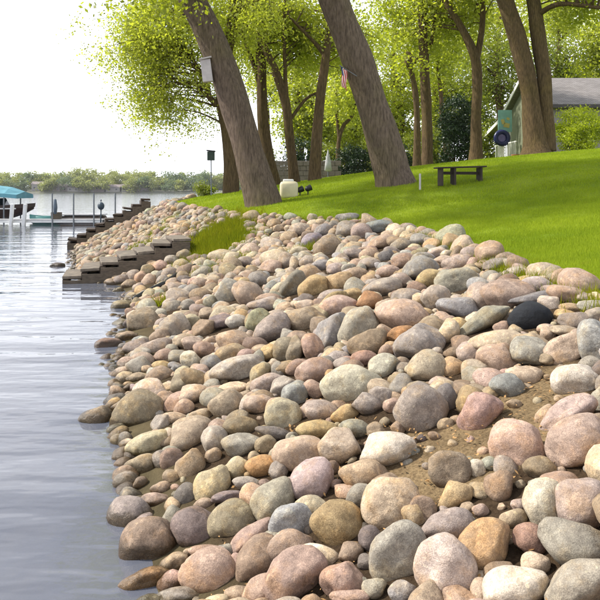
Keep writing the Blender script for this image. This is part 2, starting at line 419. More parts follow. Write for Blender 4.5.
# weedy grass tongue at the head of the near steps
tongue = np.exp(-(((X + 2.0) / 0.75) ** 2 + ((Y - 18.3) / 1.8) ** 2))
lawn = np.clip((T - 1.0) * 6 + 0.55, 0, 1)
lawn = np.maximum(lawn, np.clip(tongue * 1.5, 0, 1))
nzv = np.array([noise.noise(Vector((a * 1.3, b * 1.3, 0.0))) for a, b in zip(X.ravel(), Y.ravel())]).reshape(X.shape)
Zg = Z + 0.03 * nzv * np.clip(T + 0.5, 0, 1)
nx_, ny_ = len(xs), len(ys)
verts = np.stack([X.ravel(), Y.ravel(), Zg.ravel()], 1)
idx = np.arange(nx_ * ny_).reshape(ny_, nx_)
faces = np.stack([idx[:-1, :-1].ravel(), idx[:-1, 1:].ravel(), idx[1:, 1:].ravel(), idx[1:, :-1].ravel()], 1)
def mesh_np(name, v, f):
    me = bpy.data.meshes.new(name)
    n = f.shape[1]
    me.vertices.add(len(v)); me.vertices.foreach_set('co', np.ascontiguousarray(v, dtype=np.float32).ravel())
    me.loops.add(f.size); me.loops.foreach_set('vertex_index', np.ascontiguousarray(f, dtype=np.int32).ravel())
    me.polygons.add(len(f)); me.polygons.foreach_set('loop_start', np.arange(0, f.size, n, dtype=np.int32))
    me.update(calc_edges=True)
    return me
me = mesh_np('ground', verts, faces)
at = me.attributes.new('lawn', 'FLOAT', 'POINT'); at.data.foreach_set('value', lawn.ravel().astype(np.float32))
ipx_ = 300 + X / np.maximum(Y, 0.5) * F; ipy_ = HOR + (CAMZ - Z) / np.maximum(Y, 0.5) * F      # where the dry sand slip lies on the bank
e1 = np.hypot((ipx_ - 500) / 92, (ipy_ - 432 + (ipx_ - 500) * 0.55) / 46); e2 = np.hypot((ipx_ - 410) / 30, (ipy_ - 464) / 40)
hv = np.clip((np.minimum(e1, e2) - 1.0) * 2 + 0.5, 0, 1); hv[Y < 1.0] = 1
at = me.attributes.new('gap_shade', 'FLOAT', 'POINT'); at.data.foreach_set('value', hv.ravel().astype(np.float32))  # mask for the painted gap shade, zero on the sand
g = obj_from_mesh('ground', me, GROUND, None, True)
props(g, 'earth bank rising from the lake to a green lawn', kind='structure')

# lake
bm = bmesh.new()
bmesh.ops.create_grid(bm, x_segments=2, y_segments=2, size=1500, matrix=Matrix.Translation((0, 1300, 0)))
wv = obj_bm('lake_water', bm, WATER); props(wv, 'rippled pale blue lake reflecting a white sky', kind='structure')
bm = bmesh.new()
bmesh.ops.create_grid(bm, x_segments=2, y_segments=2, size=1500, matrix=Matrix.Translation((0, 1300, -3.05)))
lb = obj_bm('lake_bed', bm, simple_mat('lake_bed_mud', (0.20, 0.22, 0.20), 0.95, 0.2, 0.4)); props(lb, 'dark muddy bed of the lake', kind='structure')

# ------------------------------------------------------------------ stone shapes
def stone_shape(seed, sub, power, nplanes, lo, hi):
    r = random.Random(seed)
    bm = bmesh.new()
    bmesh.ops.create_icosphere(bm, subdivisions=sub, radius=1.0)
    pl = []
    for _ in range(nplanes):
        v = Vector((r.gauss(0, 1), r.gauss(0, 1), r.gauss(0, 1))).normalized()
        pl.append((v, r.uniform(lo, hi)))
    off = Vector((r.uniform(-50, 50), r.uniform(-50, 50), r.uniform(-50, 50)))
    for v in bm.verts:
        n = v.co.normalized()
        s = 1.0
        for p, d in pl:
            k = n.dot(p) / d
            if k > 0: s += k ** power
        rad = s ** (-1.0 / power)
        rad *= 1 + 0.10 * noise.noise(n * 1.3 + off) + 0.035 * noise.noise(n * 4.5 + off) + 0.008 * noise.noise(n * 11 + off)
        v.co = n * rad
    mx = [max(abs(v.co[i]) for v in bm.verts) for i in range(3)]
    for v in bm.verts:
        for i in range(3): v.co[i] /= mx[i]
    return bm

def shape_mesh(name, bm):
    me = bpy.data.meshes.new(name); bm.to_mesh(me); bm.free(); me.materials.append(STONE); me.shade_smooth(); return me
ROUND = [shape_mesh('boulder', stone_shape(100 + i, 4, 12, 9, 0.72, 1.0)) for i in range(12)]
FACET = [shape_mesh('boulder', stone_shape(200 + i, 4, 26, 10, 0.62, 0.95)) for i in range(12)]
SLAB = [shape_mesh('boulder', stone_shape(300 + i, 4, 24, 7, 0.62, 0.9)) for i in range(6)]

PAL = {'t': (0.60, 0.53, 0.44), 'p': (0.63, 0.54, 0.485), 'm': (0.59, 0.55, 0.525), 'g': (0.54, 0.53, 0.50), 'w': (0.74, 0.715, 0.665),
       'o': (0.64, 0.54, 0.38), 'r': (0.64, 0.45, 0.28), 'b': (0.47, 0.40, 0.34), 'v': (0.50, 0.46, 0.37), 'u': (0.50, 0.52, 0.54),
       'n': (0.56, 0.565, 0.52), 'd': (0.35, 0.33, 0.33), 'k': (0.11, 0.11, 0.14), 'c': (0.71, 0.66, 0.57), 'e': (0.52, 0.40, 0.35)}
CNAME = {'t': 'tan', 'p': 'pink', 'm': 'mauve', 'g': 'grey', 'w': 'white', 'o': 'ochre', 'r': 'rust-orange', 'b': 'brown', 'v': 'olive',
         'u': 'blue-grey', 'n': 'green-grey', 'd': 'dark grey', 'k': 'black', 'c': 'cream', 'e': 'brick-red'}

# boulders read off the photograph: column, row, width, height, tilt, colour, shape (r round, f faceted, s slab)
BOULDERS = """
150 546 54 54 0 b f;155 501 33 14 -3 p r;161 489 22 14 0 t r;195 530 44 46 10 d r;173 521 22 28 20 n r;175 565 28 20 10 t r
146 582 50 22 10 o r;172 582 28 22 0 p r;180 598 46 18 0 n r;186 497 24 24 0 d r;210 574 52 46 -25 p r;206 552 34 14 0 t r
233 523 48 42 10 v r;250 538 48 20 35 p r;258 562 50 44 50 b r;295 576 60 44 30 p f;290 548 42 32 20 t f;291 524 40 34 30 u f
310 511 32 26 10 c r;272 502 48 34 45 g r;254 500 24 30 30 p r;228 498 30 12 5 d s;204 505 20 12 0 p r;214 487 36 38 -20 c f
246 483 26 13 0 n r;265 484 12 10 0 p r;238 597 28 18 0 t r;236 564 12 18 0 p r;337 523 48 46 0 o r;360 497 28 22 20 g r
390 504 54 50 50 c f;398 554 58 46 55 g f;320 556 36 18 -15 w s;342 580 42 32 10 p f;370 540 22 24 0 d r;350 554 24 20 0 b f
366 562 18 14 0 d r;374 588 22 19 0 n r;402 592 26 20 20 u f;352 597 40 14 0 p r;364 527 10 8 0 w f;414 515 26 24 0 t f
445 570 54 58 -15 w f;446 528 52 34 25 g r;484 547 56 42 35 o f;512 588 64 36 18 w r;497 572 30 17 25 b r;454 497 36 24 50 o s
422 510 26 24 0 b f;480 510 16 12 0 p r;502 507 8 7 0 w f;544 505 40 46 -20 w r;582 502 52 50 -20 m r;574 543 62 44 -15 g r
580 584 74 42 30 g r;530 540 32 28 0 e r;534 564 28 20 10 c r;499 486 26 30 10 t r;98 420 36 26 10 v f;138 415 48 44 0 v r
150 446 46 24 15 c s;142 466 36 22 0 v r;161 462 18 20 0 g r;166 400 22 16 0 p r;181 404 30 22 20 p r;138 378 24 11 0 t r
162 424 24 18 40 n f;174 419 26 14 0 t r;190 438 45 36 15 t f;172 461 22 22 0 b f;160 376 28 20 0 b r;182 384 24 18 0 v r
192 468 30 32 0 t f;192 396 30 20 5 c f;196 380 34 20 -20 v r;237 370 52 23 15 m s;226 404 36 26 10 t r;232 390 28 14 10 c r
201 415 24 12 0 t r;184 408 18 16 0 p r;198 427 42 12 0 c r;214 441 26 26 -30 m r;240 427 32 22 10 v r;258 404 17 30 80 c f
246 405 12 17 0 w r;268 384 32 18 10 m r;284 386 26 18 10 n f;296 395 26 24 0 u r;283 416 34 30 -10 c f;274 434 34 13 -12 d s
240 446 38 22 5 n r;266 445 20 17 0 t r;303 455 54 33 -5 p r;262 466 32 22 15 r r;279 472 18 20 -20 g r;237 468 25 22 0 c r
214 456 16 14 0 t r;350 386 56 38 15 w f;366 406 28 22 -20 g f;320 411 34 23 5 m r;344 414 28 16 20 o r;316 430 38 20 10 o r
354 429 28 17 0 n r;341 447 40 34 -20 c f;386 452 54 34 5 w f;363 474 48 27 0 t r;312 483 46 38 50 m r;331 468 17 14 0 b r
381 397 22 18 0 g f;393 406 18 14 0 p r;314 372 36 24 20 p r;316 390 15 24 60 p r;376 432 18 18 0 t f;420 409 46 42 40 g f
446 398 20 27 0 d r;470 400 28 29 20 o r;480 412 46 32 38 p f;507 386 31 24 0 u r;398 428 13 14 0 p r;450 470 39 32 5 b f
476 468 18 18 0 w r;490 464 17 13 15 n r;518 444 50 46 -10 p f;568 416 56 28 38 m f;580 444 60 48 35 p r;576 380 44 31 10 w f
540 468 30 22 0 v r;546 416 24 15 50 t r;600 400 18 26 0 n r;109 347 26 16 0 b f;129 286 14 14 0 t r;149 282 15 17 0 c r
141 279 12 14 0 t r;123 308 22 16 0 v f;131 325 16 17 0 d r;145 325 34 32 0 v f;127 338 21 12 -5 t r;155 349 31 20 10 m r
165 357 20 16 0 t r;175 327 27 24 15 m f;160 303 17 14 0 o r;172 308 18 16 0 m r;185 342 23 15 0 p r;188 359 14 14 0 w r
162 367 19 13 0 o r;230 293 30 26 30 n f;248 296 34 24 -30 p r;266 305 35 15 5 m s;260 280 22 18 0 g r;292 288 34 19 62 d f
258 322 24 24 0 v f;278 317 22 13 0 m r;270 331 42 28 42 m r;302 320 44 25 10 t f;236 322 20 16 20 g r;222 323 24 16 0 d f
236 344 37 28 -20 p r;269 354 15 18 0 o f;288 350 27 26 0 v f;259 374 25 18 50 v r;288 368 28 15 10 t r;278 371 13 18 0 m f
190 360 19 17 0 w f;204 350 21 18 0 t r;192 344 22 14 0 p r;232 355 30 20 0 v r;212 364 22 16 0 u r;190 322 20 14 0 c r
204 329 26 18 30 v f;210 302 14 14 0 n r;188 306 14 12 0 g r;208 314 20 12 0 t r;314 288 30 22 22 o r;338 282 26 20 10 o r
382 288 37 20 15 m r;369 303 25 21 -10 r f;353 296 22 14 0 o r;338 307 37 21 0 p r;306 306 24 13 -10 c r;331 333 42 27 62 u f
312 347 21 28 0 p r;359 328 44 32 48 n r;368 344 37 28 15 b r;364 359 25 15 5 e r;386 352 14 14 0 p r;404 317 52 34 -12 p r
382 368 31 24 20 w f;296 350 18 26 0 v f;298 368 22 16 0 t r;402 335 26 16 15 r r;418 343 48 34 30 n f;428 368 37 34 15 c r
452 368 22 20 0 o r;454 353 20 12 0 b r;447 334 20 28 -20 c f;458 327 19 17 0 o r;429 280 27 19 15 o r;456 282 39 24 15 n f
436 298 27 28 0 m r;460 308 42 22 -8 u s;458 300 15 10 0 w r;408 298 29 17 0 n r;478 324 64 19 38 n s;482 298 34 28 0 m r
506 297 50 32 10 p r;500 344 60 26 6 c r;498 358 40 30 5 p f;530 353 35 30 -20 n f;566 350 40 26 30 c f;530 318 38 29 0 k r
550 304 22 17 -20 w s;534 299 52 13 10 u s;538 286 31 17 -15 m r;570 296 40 17 -15 p r;570 308 20 9 0 o r;564 315 21 11 0 o r
576 321 31 19 0 m r;592 306 25 13 0 g r;597 317 22 17 0 g r;594 342 28 46 10 u f;566 332 31 11 -5 c r;548 333 16 14 0 c r
502 328 18 14 0 p r;528 280 20 9 0 o r;347 218 21 11 0 u r;310 241 23 15 30 u r;348 230 26 17 0 m r;362 232 20 18 0 m f
380 227 28 13 0 u r;382 243 29 15 20 p r;386 256 16 14 0 u r;328 248 26 22 20 v f;286 262 18 18 0 m r;294 265 10 16 0 c r
354 254 20 13 0 m r;370 264 21 13 0 m r;388 272 22 13 0 p r;336 270 18 13 0 m r;457 263 28 16 10 m r;497 265 26 12 12 m r
420 270 34 26 20 u r;438 253 18 11 0 w r;420 240 22 12 0 n r;480 267 12 8 0 o r;444 262 20 14 0 p r;404 262 24 16 10 p r
400 281 22 16 0 m r;356 275 22 14 0 t r;322 266 20 14 0 u r;272 268 20 15 0 p r;246 262 16 12 0 m r;300 230 20 13 0 m r
324 231 18 14 10 u r;402 245 22 14 0 m r;520 272 24 11 -12 n r;552 290 20 12 0 m r;58 267 14 8 0 d r;586 298 22 10 -10 m r
112 284 13 10 0 t r;122 281 15 12 0 g f;134 277 15 13 0 m r;147 271 14 12 0 t f;160 266 15 12 0 p r;172 261 14 12 0 g f;184 256 14 12 0 t r;118 292 12 9 0 v r
514 404 14 10 0 t r;434 436 12 9 0 t r;520 484 10 8 0 t r;466 492 10 8 0 b f;548 360 16 12 0 b r;590 366 22 18 0 g r
"""
stones = []   # dict: centre, axes, colour, shape, px
def ray_hit(px, py, hpx, emb):
    d = np.arange(1.2, 45.0, 0.01)
    x = (px - 300) / F * d; z = CAMZ + (HOR - py) / F * d
    g_ = np.maximum(H(x, d), -0.03) + emb * hpx * d / F
    k = np.argmax(z < g_)
    return float(d[k])

for row in BOULDERS.replace('\n', ';').split(';'):
    q = row.split()
    if len(q) < 7: continue
    px, py, w, h, a = map(float, q[:5]); cc, sh = q[5], q[6]
    d = ray_hit(px, py, h, 0.26)
    if float(bank((px - 300) / F * d, d)[1]) < 0.14: d = ray_hit(px, py, h, 0.04)
    c = P(px, py, d)
    view = (c - Vector((0, 0, CAMZ))).normalized()
    right = Vector((view.y, -view.x, 0)).normalized(); up = right.cross(view)
    if up.z < 0: up = -up
    ca, sa = math.cos(R(a)), math.sin(R(a))
    ax = right * ca + up * sa; az = up * ca - right * sa; ay = az.cross(ax)
    k = d / F * 0.5 * 1.17
    rw, rh = w * k, h * k
    rd = (rw + rh) * 0.5 * random.uniform(0.85, 1.05)
    if sh == 's': rd = max(rw, rh) * 0.6
    stones.append(dict(c=c, rot=Matrix((ax, ay, az)).transposed(), s=(rw, rd, rh), col=cc, sh=sh, px=px, py=py, size=(w * h) ** 0.5, w=w, h=h, hand=True))

# fill between them
cols_fill = 'ttttppmmgggnnuocccvvbbd'
def sand(px, py):
    return (((px - 500) / 84) ** 2 + ((py - 432 + (px - 500) * 0.55) / 40) ** 2 < 1) or (((px - 410) / 26) ** 2 + ((py - 464) / 34) ** 2 < 1)
HP = np.array([(s['px'], s['py'], (s['w'] + s['h']) / 4, s['c'].y) for s in stones])
C_ = [s['c'] for s in stones]; RR = [sum(s['s']) / 3 for s in stones]
cx = np.zeros(9000); cy = np.zeros(9000); rr = np.zeros(9000); nst = len(C_)
cx[:nst] = [c.x for c in C_]; cy[:nst] = [c.y for c in C_]; rr[:nst] = RR
def try_fill(n, ylo, yhi, rlo, rhi, gap, sink, tmin=-0.1, tmax=1.04, shore=False):
    global nst
    r_pad = 0.4 * rlo
    for _ in range(n):
        y = ylo + (yhi - ylo) * random.random() ** 1.2
        xw = np.interp(y, YW, XW); xl = np.interp(y, YL, XL)
        t = random.uniform(max(tmin, 0.035) if y < 9 and not shore else tmin, tmax)
        x = xw + t * (xl - xw)
        # steps and the grass tongue stay clear
        if 0 <= (q_ := ((x + 5.75) * 3.3 + (y - 17.6) * 0.9) / 11.7) + 0.12 <= 1.2 and abs((x + 5.75) * 0.263 - (y - 17.6) * 0.965) < 0.80 + r_pad: continue
        if 0 <= (q_ := ((x + 8.75) * 2.9 + (y - 27.2) * 0.8) / 9.05) + 0.1 <= 1.2 and abs((x + 8.75) * 0.266 - (y - 27.2) * 0.964) < 0.68 + r_pad: continue
        if math.exp(-(((x + 2.0) / 0.75) ** 2 + ((y - 18.3) / 1.8) ** 2)) > 0.5: continue
        r = rlo * (rhi / rlo) ** (random.random() ** 1.3)
        z = Hf(x, y)
        ipx, ipy = 300 + x / y * F, HOR + (CAMZ - z) / y * F
        if sand(ipx, ipy):
            if random.random() < 0.90: continue
            r = min(r, 0.035)
        dd = np.hypot(cx[:nst] - x, cy[:nst] - y) - gap * (rr[:nst] + r)
        if dd.min() < 0:
            continue
        f = random.uniform(0.6, 0.95)
        pr2 = r * F / y
        hd = np.hypot(HP[:, 0] - ipx, HP[:, 1] - (ipy - pr2 * 0.3))
        if np.any((hd < 0.66 * (HP[:, 2] + pr2)) & (y < HP[:, 3] + 0.15)): continue
        sx, sy, sz = r * random.uniform(1.0, 1.3), r * random.uniform(0.8, 1.05), r * f
        rot = (Matrix.Rotation(random.uniform(0, 6.28), 3, 'Z') @ Matrix.Rotation(random.gauss(0, 0.35), 3, 'X') @ Matrix.Rotation(random.gauss(0, 0.35), 3, 'Y'))
        c = Vector((x, y, max(z, -0.2) + sz * sink))
        cx[nst], cy[nst], rr[nst] = x, y, r; nst += 1
        pxs = 2 * r * F / y
        stones.append(dict(c=c, rot=rot, s=(sx, sy, sz), col=random.choice(cols_fill), sh=random.choice('rrrff'), px=300 + x / y * F, py=HOR + (CAMZ - c.z) / y * F,
                           size=pxs, w=pxs, h=pxs * f, hand=False))
try_fill(5000, 8, 17, 0.13, 0.28, 0.86, 0.35, 0.03)
try_fill(5000, 17, 34, 0.10, 0.22, 0.86, 0.35, 0.03)
try_fill(14000, 1.3, 34, 0.10, 0.20, 0.66, 0.30, 0.02)
try_fill(7000, 1.3, 26, 0.065, 0.11, 0.56, 0.10)
try_fill(3000, 1.3, 12, 0.03, 0.055, 0.68, 0.05)

try_fill(3000, 2.0, 15, 0.07, 0.16, 0.66, 0.20, -0.02, 0.16, True)
# ---- the 300 largest become boulders of their own, the rest one mass
def in_view(s): return -20 < s['px'] < 620 and s['py'] < 625
vis = [s for s in stones if in_view(s)]
vis.sort(key=lambda s: (-int(s['hand']), -s['size']))
single = vis[:300]
sid = {id(s) for s in single}
rest = [s for s in stones if id(s) not in sid and -60 < s['px'] < 680]

ORD = ['first', 'second', 'third', 'fourth', 'fifth', 'sixth', 'seventh', 'eighth', 'ninth', 'tenth', 'eleventh', 'twelfth']
def base_label(s):
    asp = max(s['w'], s['h']) / min(s['w'], s['h'])
    shp = {'r': 'rounded', 'f': 'angular', 's': 'slab-like'}[s['sh']]
    if asp > 1.75 and s['sh'] != 's': shp = 'long ' + shp
    siz = 'big' if s['size'] > 38 else ('small' if s['size'] < 19 else 'medium')
    y = s['c'].y
    _, t = bank(s['c'].x, y); t = float(t)
    zone = "at the water's edge" if t < 0.13 else 'low on the bank' if t < 0.38 else 'halfway up the bank' if t < 0.68 else 'high on the bank' if t < 0.9 else 'along the lawn edge'
    dep = 'in the foreground' if y < 4.2 else 'in the near middle' if y < 6.5 else 'farther back' if y < 11 else 'in the distance'
    return f"{siz} {shp} {CNAME[s['col']]} boulder {zone} {dep}"
NOTABLE = [(s, n) for s in single if s['hand'] for cc, mn, n in (('k', 10, 'black'), ('r', 18, 'rust-orange'), ('e', 18, 'brick-red')) if s['col'] == cc and s['size'] > mn]
labels = {}
for s in single:
    lab = base_label(s)
    if s['col'] not in 'kre':
        for q, n in NOTABLE:
            if math.hypot(q['px'] - s['px'], q['py'] - s['py']) < 0.62 * (max(q['w'], q['h']) + max(s['w'], s['h'])):
                lab = lab[:lab.rindex(' bank')+5] if ' bank' in lab else lab[:lab.rindex(' edge')+5]; lab += f" touching a {n} one"; break
    labels.setdefault(lab, []).append(s)
for lab, ss in labels.items():
    if len(ss) == 1: ss[0]['label'] = lab; continue
    ss.sort(key=lambda s: s['px'])
    n = len(ss)
    words = ['two', 'three', 'four', 'five', 'six', 'seven', 'eight', 'nine', 'ten', 'eleven', 'twelve']
    for i, s in enumerate(ss):
        if n == 2: s['label'] = lab + ', ' + ('left' if i == 0 else 'right') + ' of two'
        elif i == 0: s['label'] = lab + ', leftmost'
        elif i == n - 1: s['label'] = lab + ', rightmost'
        elif i < 12: s['label'] = lab + ', ' + ORD[i] + ' from left'
        else: s['label'] = lab + f', number {i + 1} from left'

def jit(c, a=0.05):
    if c[0] > 0.2: c = [v * 0.68 + m_ * 0.34 for v, m_ in zip(c, (0.64, 0.58, 0.505))]
    c = [v + random.gauss(0, a * 0.16) for v in c]; k = 1 + random.gauss(0, a)
    return lin([min(0.95, max(0.03, v * k)) for v in c])

for s in single:
    lib = {'r': ROUND, 'f': FACET, 's': SLAB}[s['sh']]
    o = bpy.data.objects.new('boulder', random.choice(lib))
    m = s['rot'].to_4x4() @ Matrix.Diagonal((*s['s'], 1)); m.translation = s['c']
    o.matrix_world = m
    cc = jit(PAL[s['col']]); o.color = (*cc, 1)
    props(o, s['label'], 'boulder', 'loose boulders piled along the shore')
    col.objects.link(o)

libs, libs_far = [], []
for i in range(28):
    b_ = stone_shape(500 + i, 3 if i < 14 else 2, 11 if i % 2 else 22, 8, 0.66, 0.97)
    b_.verts.ensure_lookup_table()
    (libs if i < 14 else libs_far).append((np.array([v.co[:] for v in b_.verts]), np.array([[v.index for v in f.verts] for f in b_.faces]))); b_.free()
vs, fs, ts, off = [], [], [], 0
for s in rest:
    v, f = random.choice(libs if s['size'] > 11 else libs_far)
    m = np.array(s['rot']) @ np.diag(s['s'])
    vv = v @ m.T + np.array(s['c'])
    vs.append(vv); fs.append(f + off); off += len(v)
    ts.append(np.tile(np.array([*jit(PAL[s['col']]), 1.0]), (len(v), 1)))
me = mesh_np('riprap_stones', np.concatenate(vs), np.concatenate(fs))
ca = me.color_attributes.new('tint', 'FLOAT_COLOR', 'POINT'); ca.data.foreach_set('color', np.concatenate(ts).astype(np.float32).ravel())
rs = obj_from_mesh('riprap_stones', me, STONE_MIX, None, True)
props(rs, 'mass of smaller mixed stones filling the shore bank between the boulders', 'stones', kind='stuff')
print('stones', len(stones), 'single', len(single), 'rest', len(rest))

# dry leaf litter on the bare soil
n = 1500
vv, ff = [], []
while len(ff) < n:
    y = random.uniform(2.2, 6.0); x = random.uniform(-0.5, 2.4)
    z = Hf(x, y); ipx, ipy = 300 + x / y * F, HOR + (CAMZ - z) / y * F
    if not sand(ipx, ipy) and random.random() > 0.25: continue
    a = random.uniform(0, 6.28); l = random.uniform(0.006, 0.02); w = l * random.uniform(0.25, 0.6)
    u = Vector((math.cos(a), math.sin(a), random.uniform(-.5, .6))) * l; v = Vector((-math.sin(a), math.cos(a), random.uniform(-.5, .6))) * w
    c = Vector((x, y, z + 0.03)); k = len(vv)
    vv += [c - u, c + v, c + u, c - v]; ff.append((k, k + 1, k + 2, k + 3))
me = bpy.data.meshes.new('leaf_litter'); me.from_pydata(vv, [], ff)
o = obj_from_mesh('leaf_litter', me, DRYLEAF); props(o, 'dry brown leaf litter scattered over the bare soil among boulders', 'leaf litter', kind='stuff')

# ------------------------------------------------------------------ grass
def blades(name, pts, hgt, wid, mat, lean=0.5):
    """pts Nx3, one triangle each"""
    n = len(pts)
    a = rng.uniform(0, 2 * np.pi, n); l = rng.uniform(0, lean, n) * hgt
    b = rng.uniform(0, 2 * np.pi, n)
    dxy = np.stack([np.cos(a), np.sin(a), np.zeros(n)], 1) * (wid / 2)[:, None]
    tip = pts + np.stack([np.cos(b) * l, np.sin(b) * l, hgt], 1)
    v = np.stack([pts - dxy, pts + dxy, tip], 1).reshape(-1, 3)
    return mesh_np(name, v, np.arange(3 * n).reshape(-1, 3))
pts = []
def scatter(n, ylo, yhi):
    y = rng.uniform(ylo, yhi, n)
    xl = np.interp(y, YL, XL)
    xr = y * 0.46 + 0.5
    x = xl - 0.18 + (xr - xl + 0.18) * rng.uniform(0, 1, n)
    z, t = bank(x, y)
    edge = rng.uniform(-0.12, 0.05, n)
    k = (x - xl) > edge
    return np.stack([x, y, z - 0.01], 1)[k]
parts, hs, ws = [], [], []
for n, a, b_, h0, w0 in ((90000, 5.0, 10.0, 0.055, 0.008), (110000, 10.0, 17.0, 0.055, 0.012), (110000, 17.0, 27.0, 0.06, 0.02), (70000, 27.0, 48.0, 0.075, 0.035)):
    p = scatter(n, a, b_); parts.append(p)
    hs.append(rng.uniform(0.55, 1.25, len(p)) * h0); ws.append(np.full(len(p), w0))
p = np.concatenate(parts)
o = obj_from_mesh('lawn_grass', blades('lawn_grass', p, np.concatenate(hs), np.concatenate(ws), GRASS), GRASS)
props(o, 'bright green mown grass covering the lawn', 'grass', kind='stuff')
# long tufts along the stones and on the tongue above the steps
n = 9000
x = rng.normal(-2.0, 0.42, n); y = rng.normal(18.3, 0.95, n)
y2 = rng.uniform(5.0, 24, 7000); x2 = np.interp(y2, YL, XL) + rng.normal(0.0, 0.10, 7000)
x = np.concatenate([x, x2]); y = np.concatenate([y, y2])
p = np.stack([x, y, H(x, y) - 0.01], 1)
hh = np.concatenate([rng.uniform(0.10, 0.26, n), rng.uniform(0.06, 0.20, 7000)]); ww = np.concatenate([np.full(n, 0.022), np.full(7000, 0.010)])
o = obj_from_mesh('edge_grass', blades('edge_grass', p, hh, ww, WEED, 0.8), WEED)
props(o, 'longer unmown grass fringing the stones and the step head', 'grass', kind='stuff')

# weed tufts among the stones
WEEDS = [(304, 252, 'below the lawn edge'), 
         (238, 262, 'left of the mauve stones'), (158, 234, 'between the two flights of steps'), (140, 248, 'just above the near steps'), (168, 303, 'beside the black pipe'),
         (205, 276, 'under the grass tongue'), (172, 222, 'at the head of the far steps')]
for i, (px, py, where) in enumerate(WEEDS):
    d = ray_hit(px, py, 10, 0.0); c = P(px, py, d)
    n = 260; r_ = 0.16 * (1.4 if d > 14 else 1)
    q = np.stack([c.x + r_ * np.clip(rng.normal(0, 0.8, n), -1.3, 1.3), c.y + r_ * np.clip(rng.normal(0, 0.8, n), -1.3, 1.3), np.zeros(n)], 1); q[:, 2] = H(q[:, 0], q[:, 1])
    me = blades('weed_tuft', q, rng.uniform(0.10, 0.24, n), np.full(n, 0.022), WEED, 0.9)
    o = obj_from_mesh('weed_tuft', me, WEED); props(o, 'yellow-green weed tuft ' + where, 'weed', 'weeds growing between the stones')

# ------------------------------------------------------------------ timber steps
def flight(name, label, top, bot, n, half, tread_mat, riser_mat, side_mat):
    root = empty(name, bot); props(root, label, 'steps')
    top = Vector(top); bot = Vector(bot)
    v = top - bot; run = Vector((v.x, v.y, 0)); L = run.length; run.normalize(); rz = math.atan2(run.y, run.x)
    sr, sh = L / n, v.z / n
    for i in range(n):
        c = run * (sr * (i + 0.5)) + Vector((0, 0, sh * (i + 0.55) + 0.05))
        j = random.gauss(0, 0.025)
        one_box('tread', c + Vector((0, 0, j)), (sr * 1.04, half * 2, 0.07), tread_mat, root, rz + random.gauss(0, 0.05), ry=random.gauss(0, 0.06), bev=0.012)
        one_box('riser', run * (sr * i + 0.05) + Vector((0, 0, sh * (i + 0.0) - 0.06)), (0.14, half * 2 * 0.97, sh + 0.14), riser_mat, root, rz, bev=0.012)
    side = Vector((-run.y, run.x, 0))
    for sg in (-1, 1):
        bm = bmesh.new()
        a = side * (sg * (half + 0.035))
        prof = [Vector((0, 0, -0.25))]
        for i in range(n):
            prof += [run * (sr * i) + Vector((0, 0, sh * (i + 0.5) - 0.02)), run * (sr * (i + 1)) + Vector((0, 0, sh * (i + 0.5) - 0.02))]
        prof += [run * L + Vector((0, 0, v.z - 0.6))]
        w = side * 0.035
        f1 = [bm.verts.new(p + a - w) for p in prof]; f2 = [bm.verts.new(p + a + w) for p in prof]
        bm.faces.new(f1); bm.faces.new(f2[::-1])
        for k in range(len(prof)):
            bm.faces.new((f1[k], f1[(k + 1) % len(prof)], f2[(k + 1) % len(prof)], f2[k]))
        obj_bm('stringer', bm, side_mat, root)
    return root
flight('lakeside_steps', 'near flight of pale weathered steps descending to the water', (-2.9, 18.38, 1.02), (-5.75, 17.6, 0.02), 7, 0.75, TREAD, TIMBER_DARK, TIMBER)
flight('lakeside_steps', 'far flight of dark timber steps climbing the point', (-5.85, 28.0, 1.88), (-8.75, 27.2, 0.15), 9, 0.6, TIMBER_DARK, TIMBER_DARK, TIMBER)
pa = Vector(P(147, 205, 28.2))
# black pipe and stick
def pipe(name, pix, rad, mat, label, cat, lift=0.03):
    pts = []
    for px, py in pix:
        d = ray_hit(px, py, 4, 0.5); c = P(px, py, d); pts.append(Vector((c.x, c.y, c.z + lift)))
    q, rd = smooth_path(pts, [rad] * len(pts), 16)
    bm = bmesh.new(); tube(bm, q, rd, 8)
    o = obj_bm(name, bm, mat, None, True); props(o, label, cat)
pipe('drain_pipe', [(134, 302), (150, 293), (166, 285), (182, 274), (196, 268)], 0.05, BLACK, 'thin black drain pipe lying across stones below the near steps', 'pipe', 0.06)
bm = bmesh.new(); c = P(184, 553, 4.35); tube(bm, [c + Vector((0.005, 0, -0.09)), c + Vector((0, 0, 0.0)), c + Vector((-0.012, 0, 0.075))], [0.009, 0.008, 0.006], 6)
o = obj_bm('driftwood_stick', bm, PALEWOOD, None, True); props(o, 'pale upright stick wedged between waterline boulders', 'stick')

# ------------------------------------------------------------------ trees
def leaf_cloud(centres, per, sig, size, droop=0.0):
    """diamond leaves scattered round clump centres (Nx3)"""
    n = len(centres)
    c = np.repeat(centres, per, 0); m = len(c)
    g_ = rng.normal(0, 1, (m, 3)) * np.array([sig, sig, sig * 0.62])
    p = c + g_
    if droop: p[:, 2] -= droop * np.linalg.norm(g_[:, :2], axis=1)
    nrm = rng.normal(0, 1, (m, 3)); nrm[:, 2] += 0.7; nrm /= np.linalg.norm(nrm, axis=1)[:, None]
    a = rng.normal(0, 1, (m, 3)); u = np.cross(nrm, a); u /= np.linalg.norm(u, axis=1)[:, None]; w = np.cross(nrm, u)
    s = size * rng.uniform(0.6, 1.3, m)[:, None]
    v = np.stack([p - u * s * 0.5, p + w * s * 0.3, p + u * s * 0.5, p - w * s * 0.3], 1).reshape(-1, 3)
    return v, np.arange(4 * m).reshape(-1, 4)

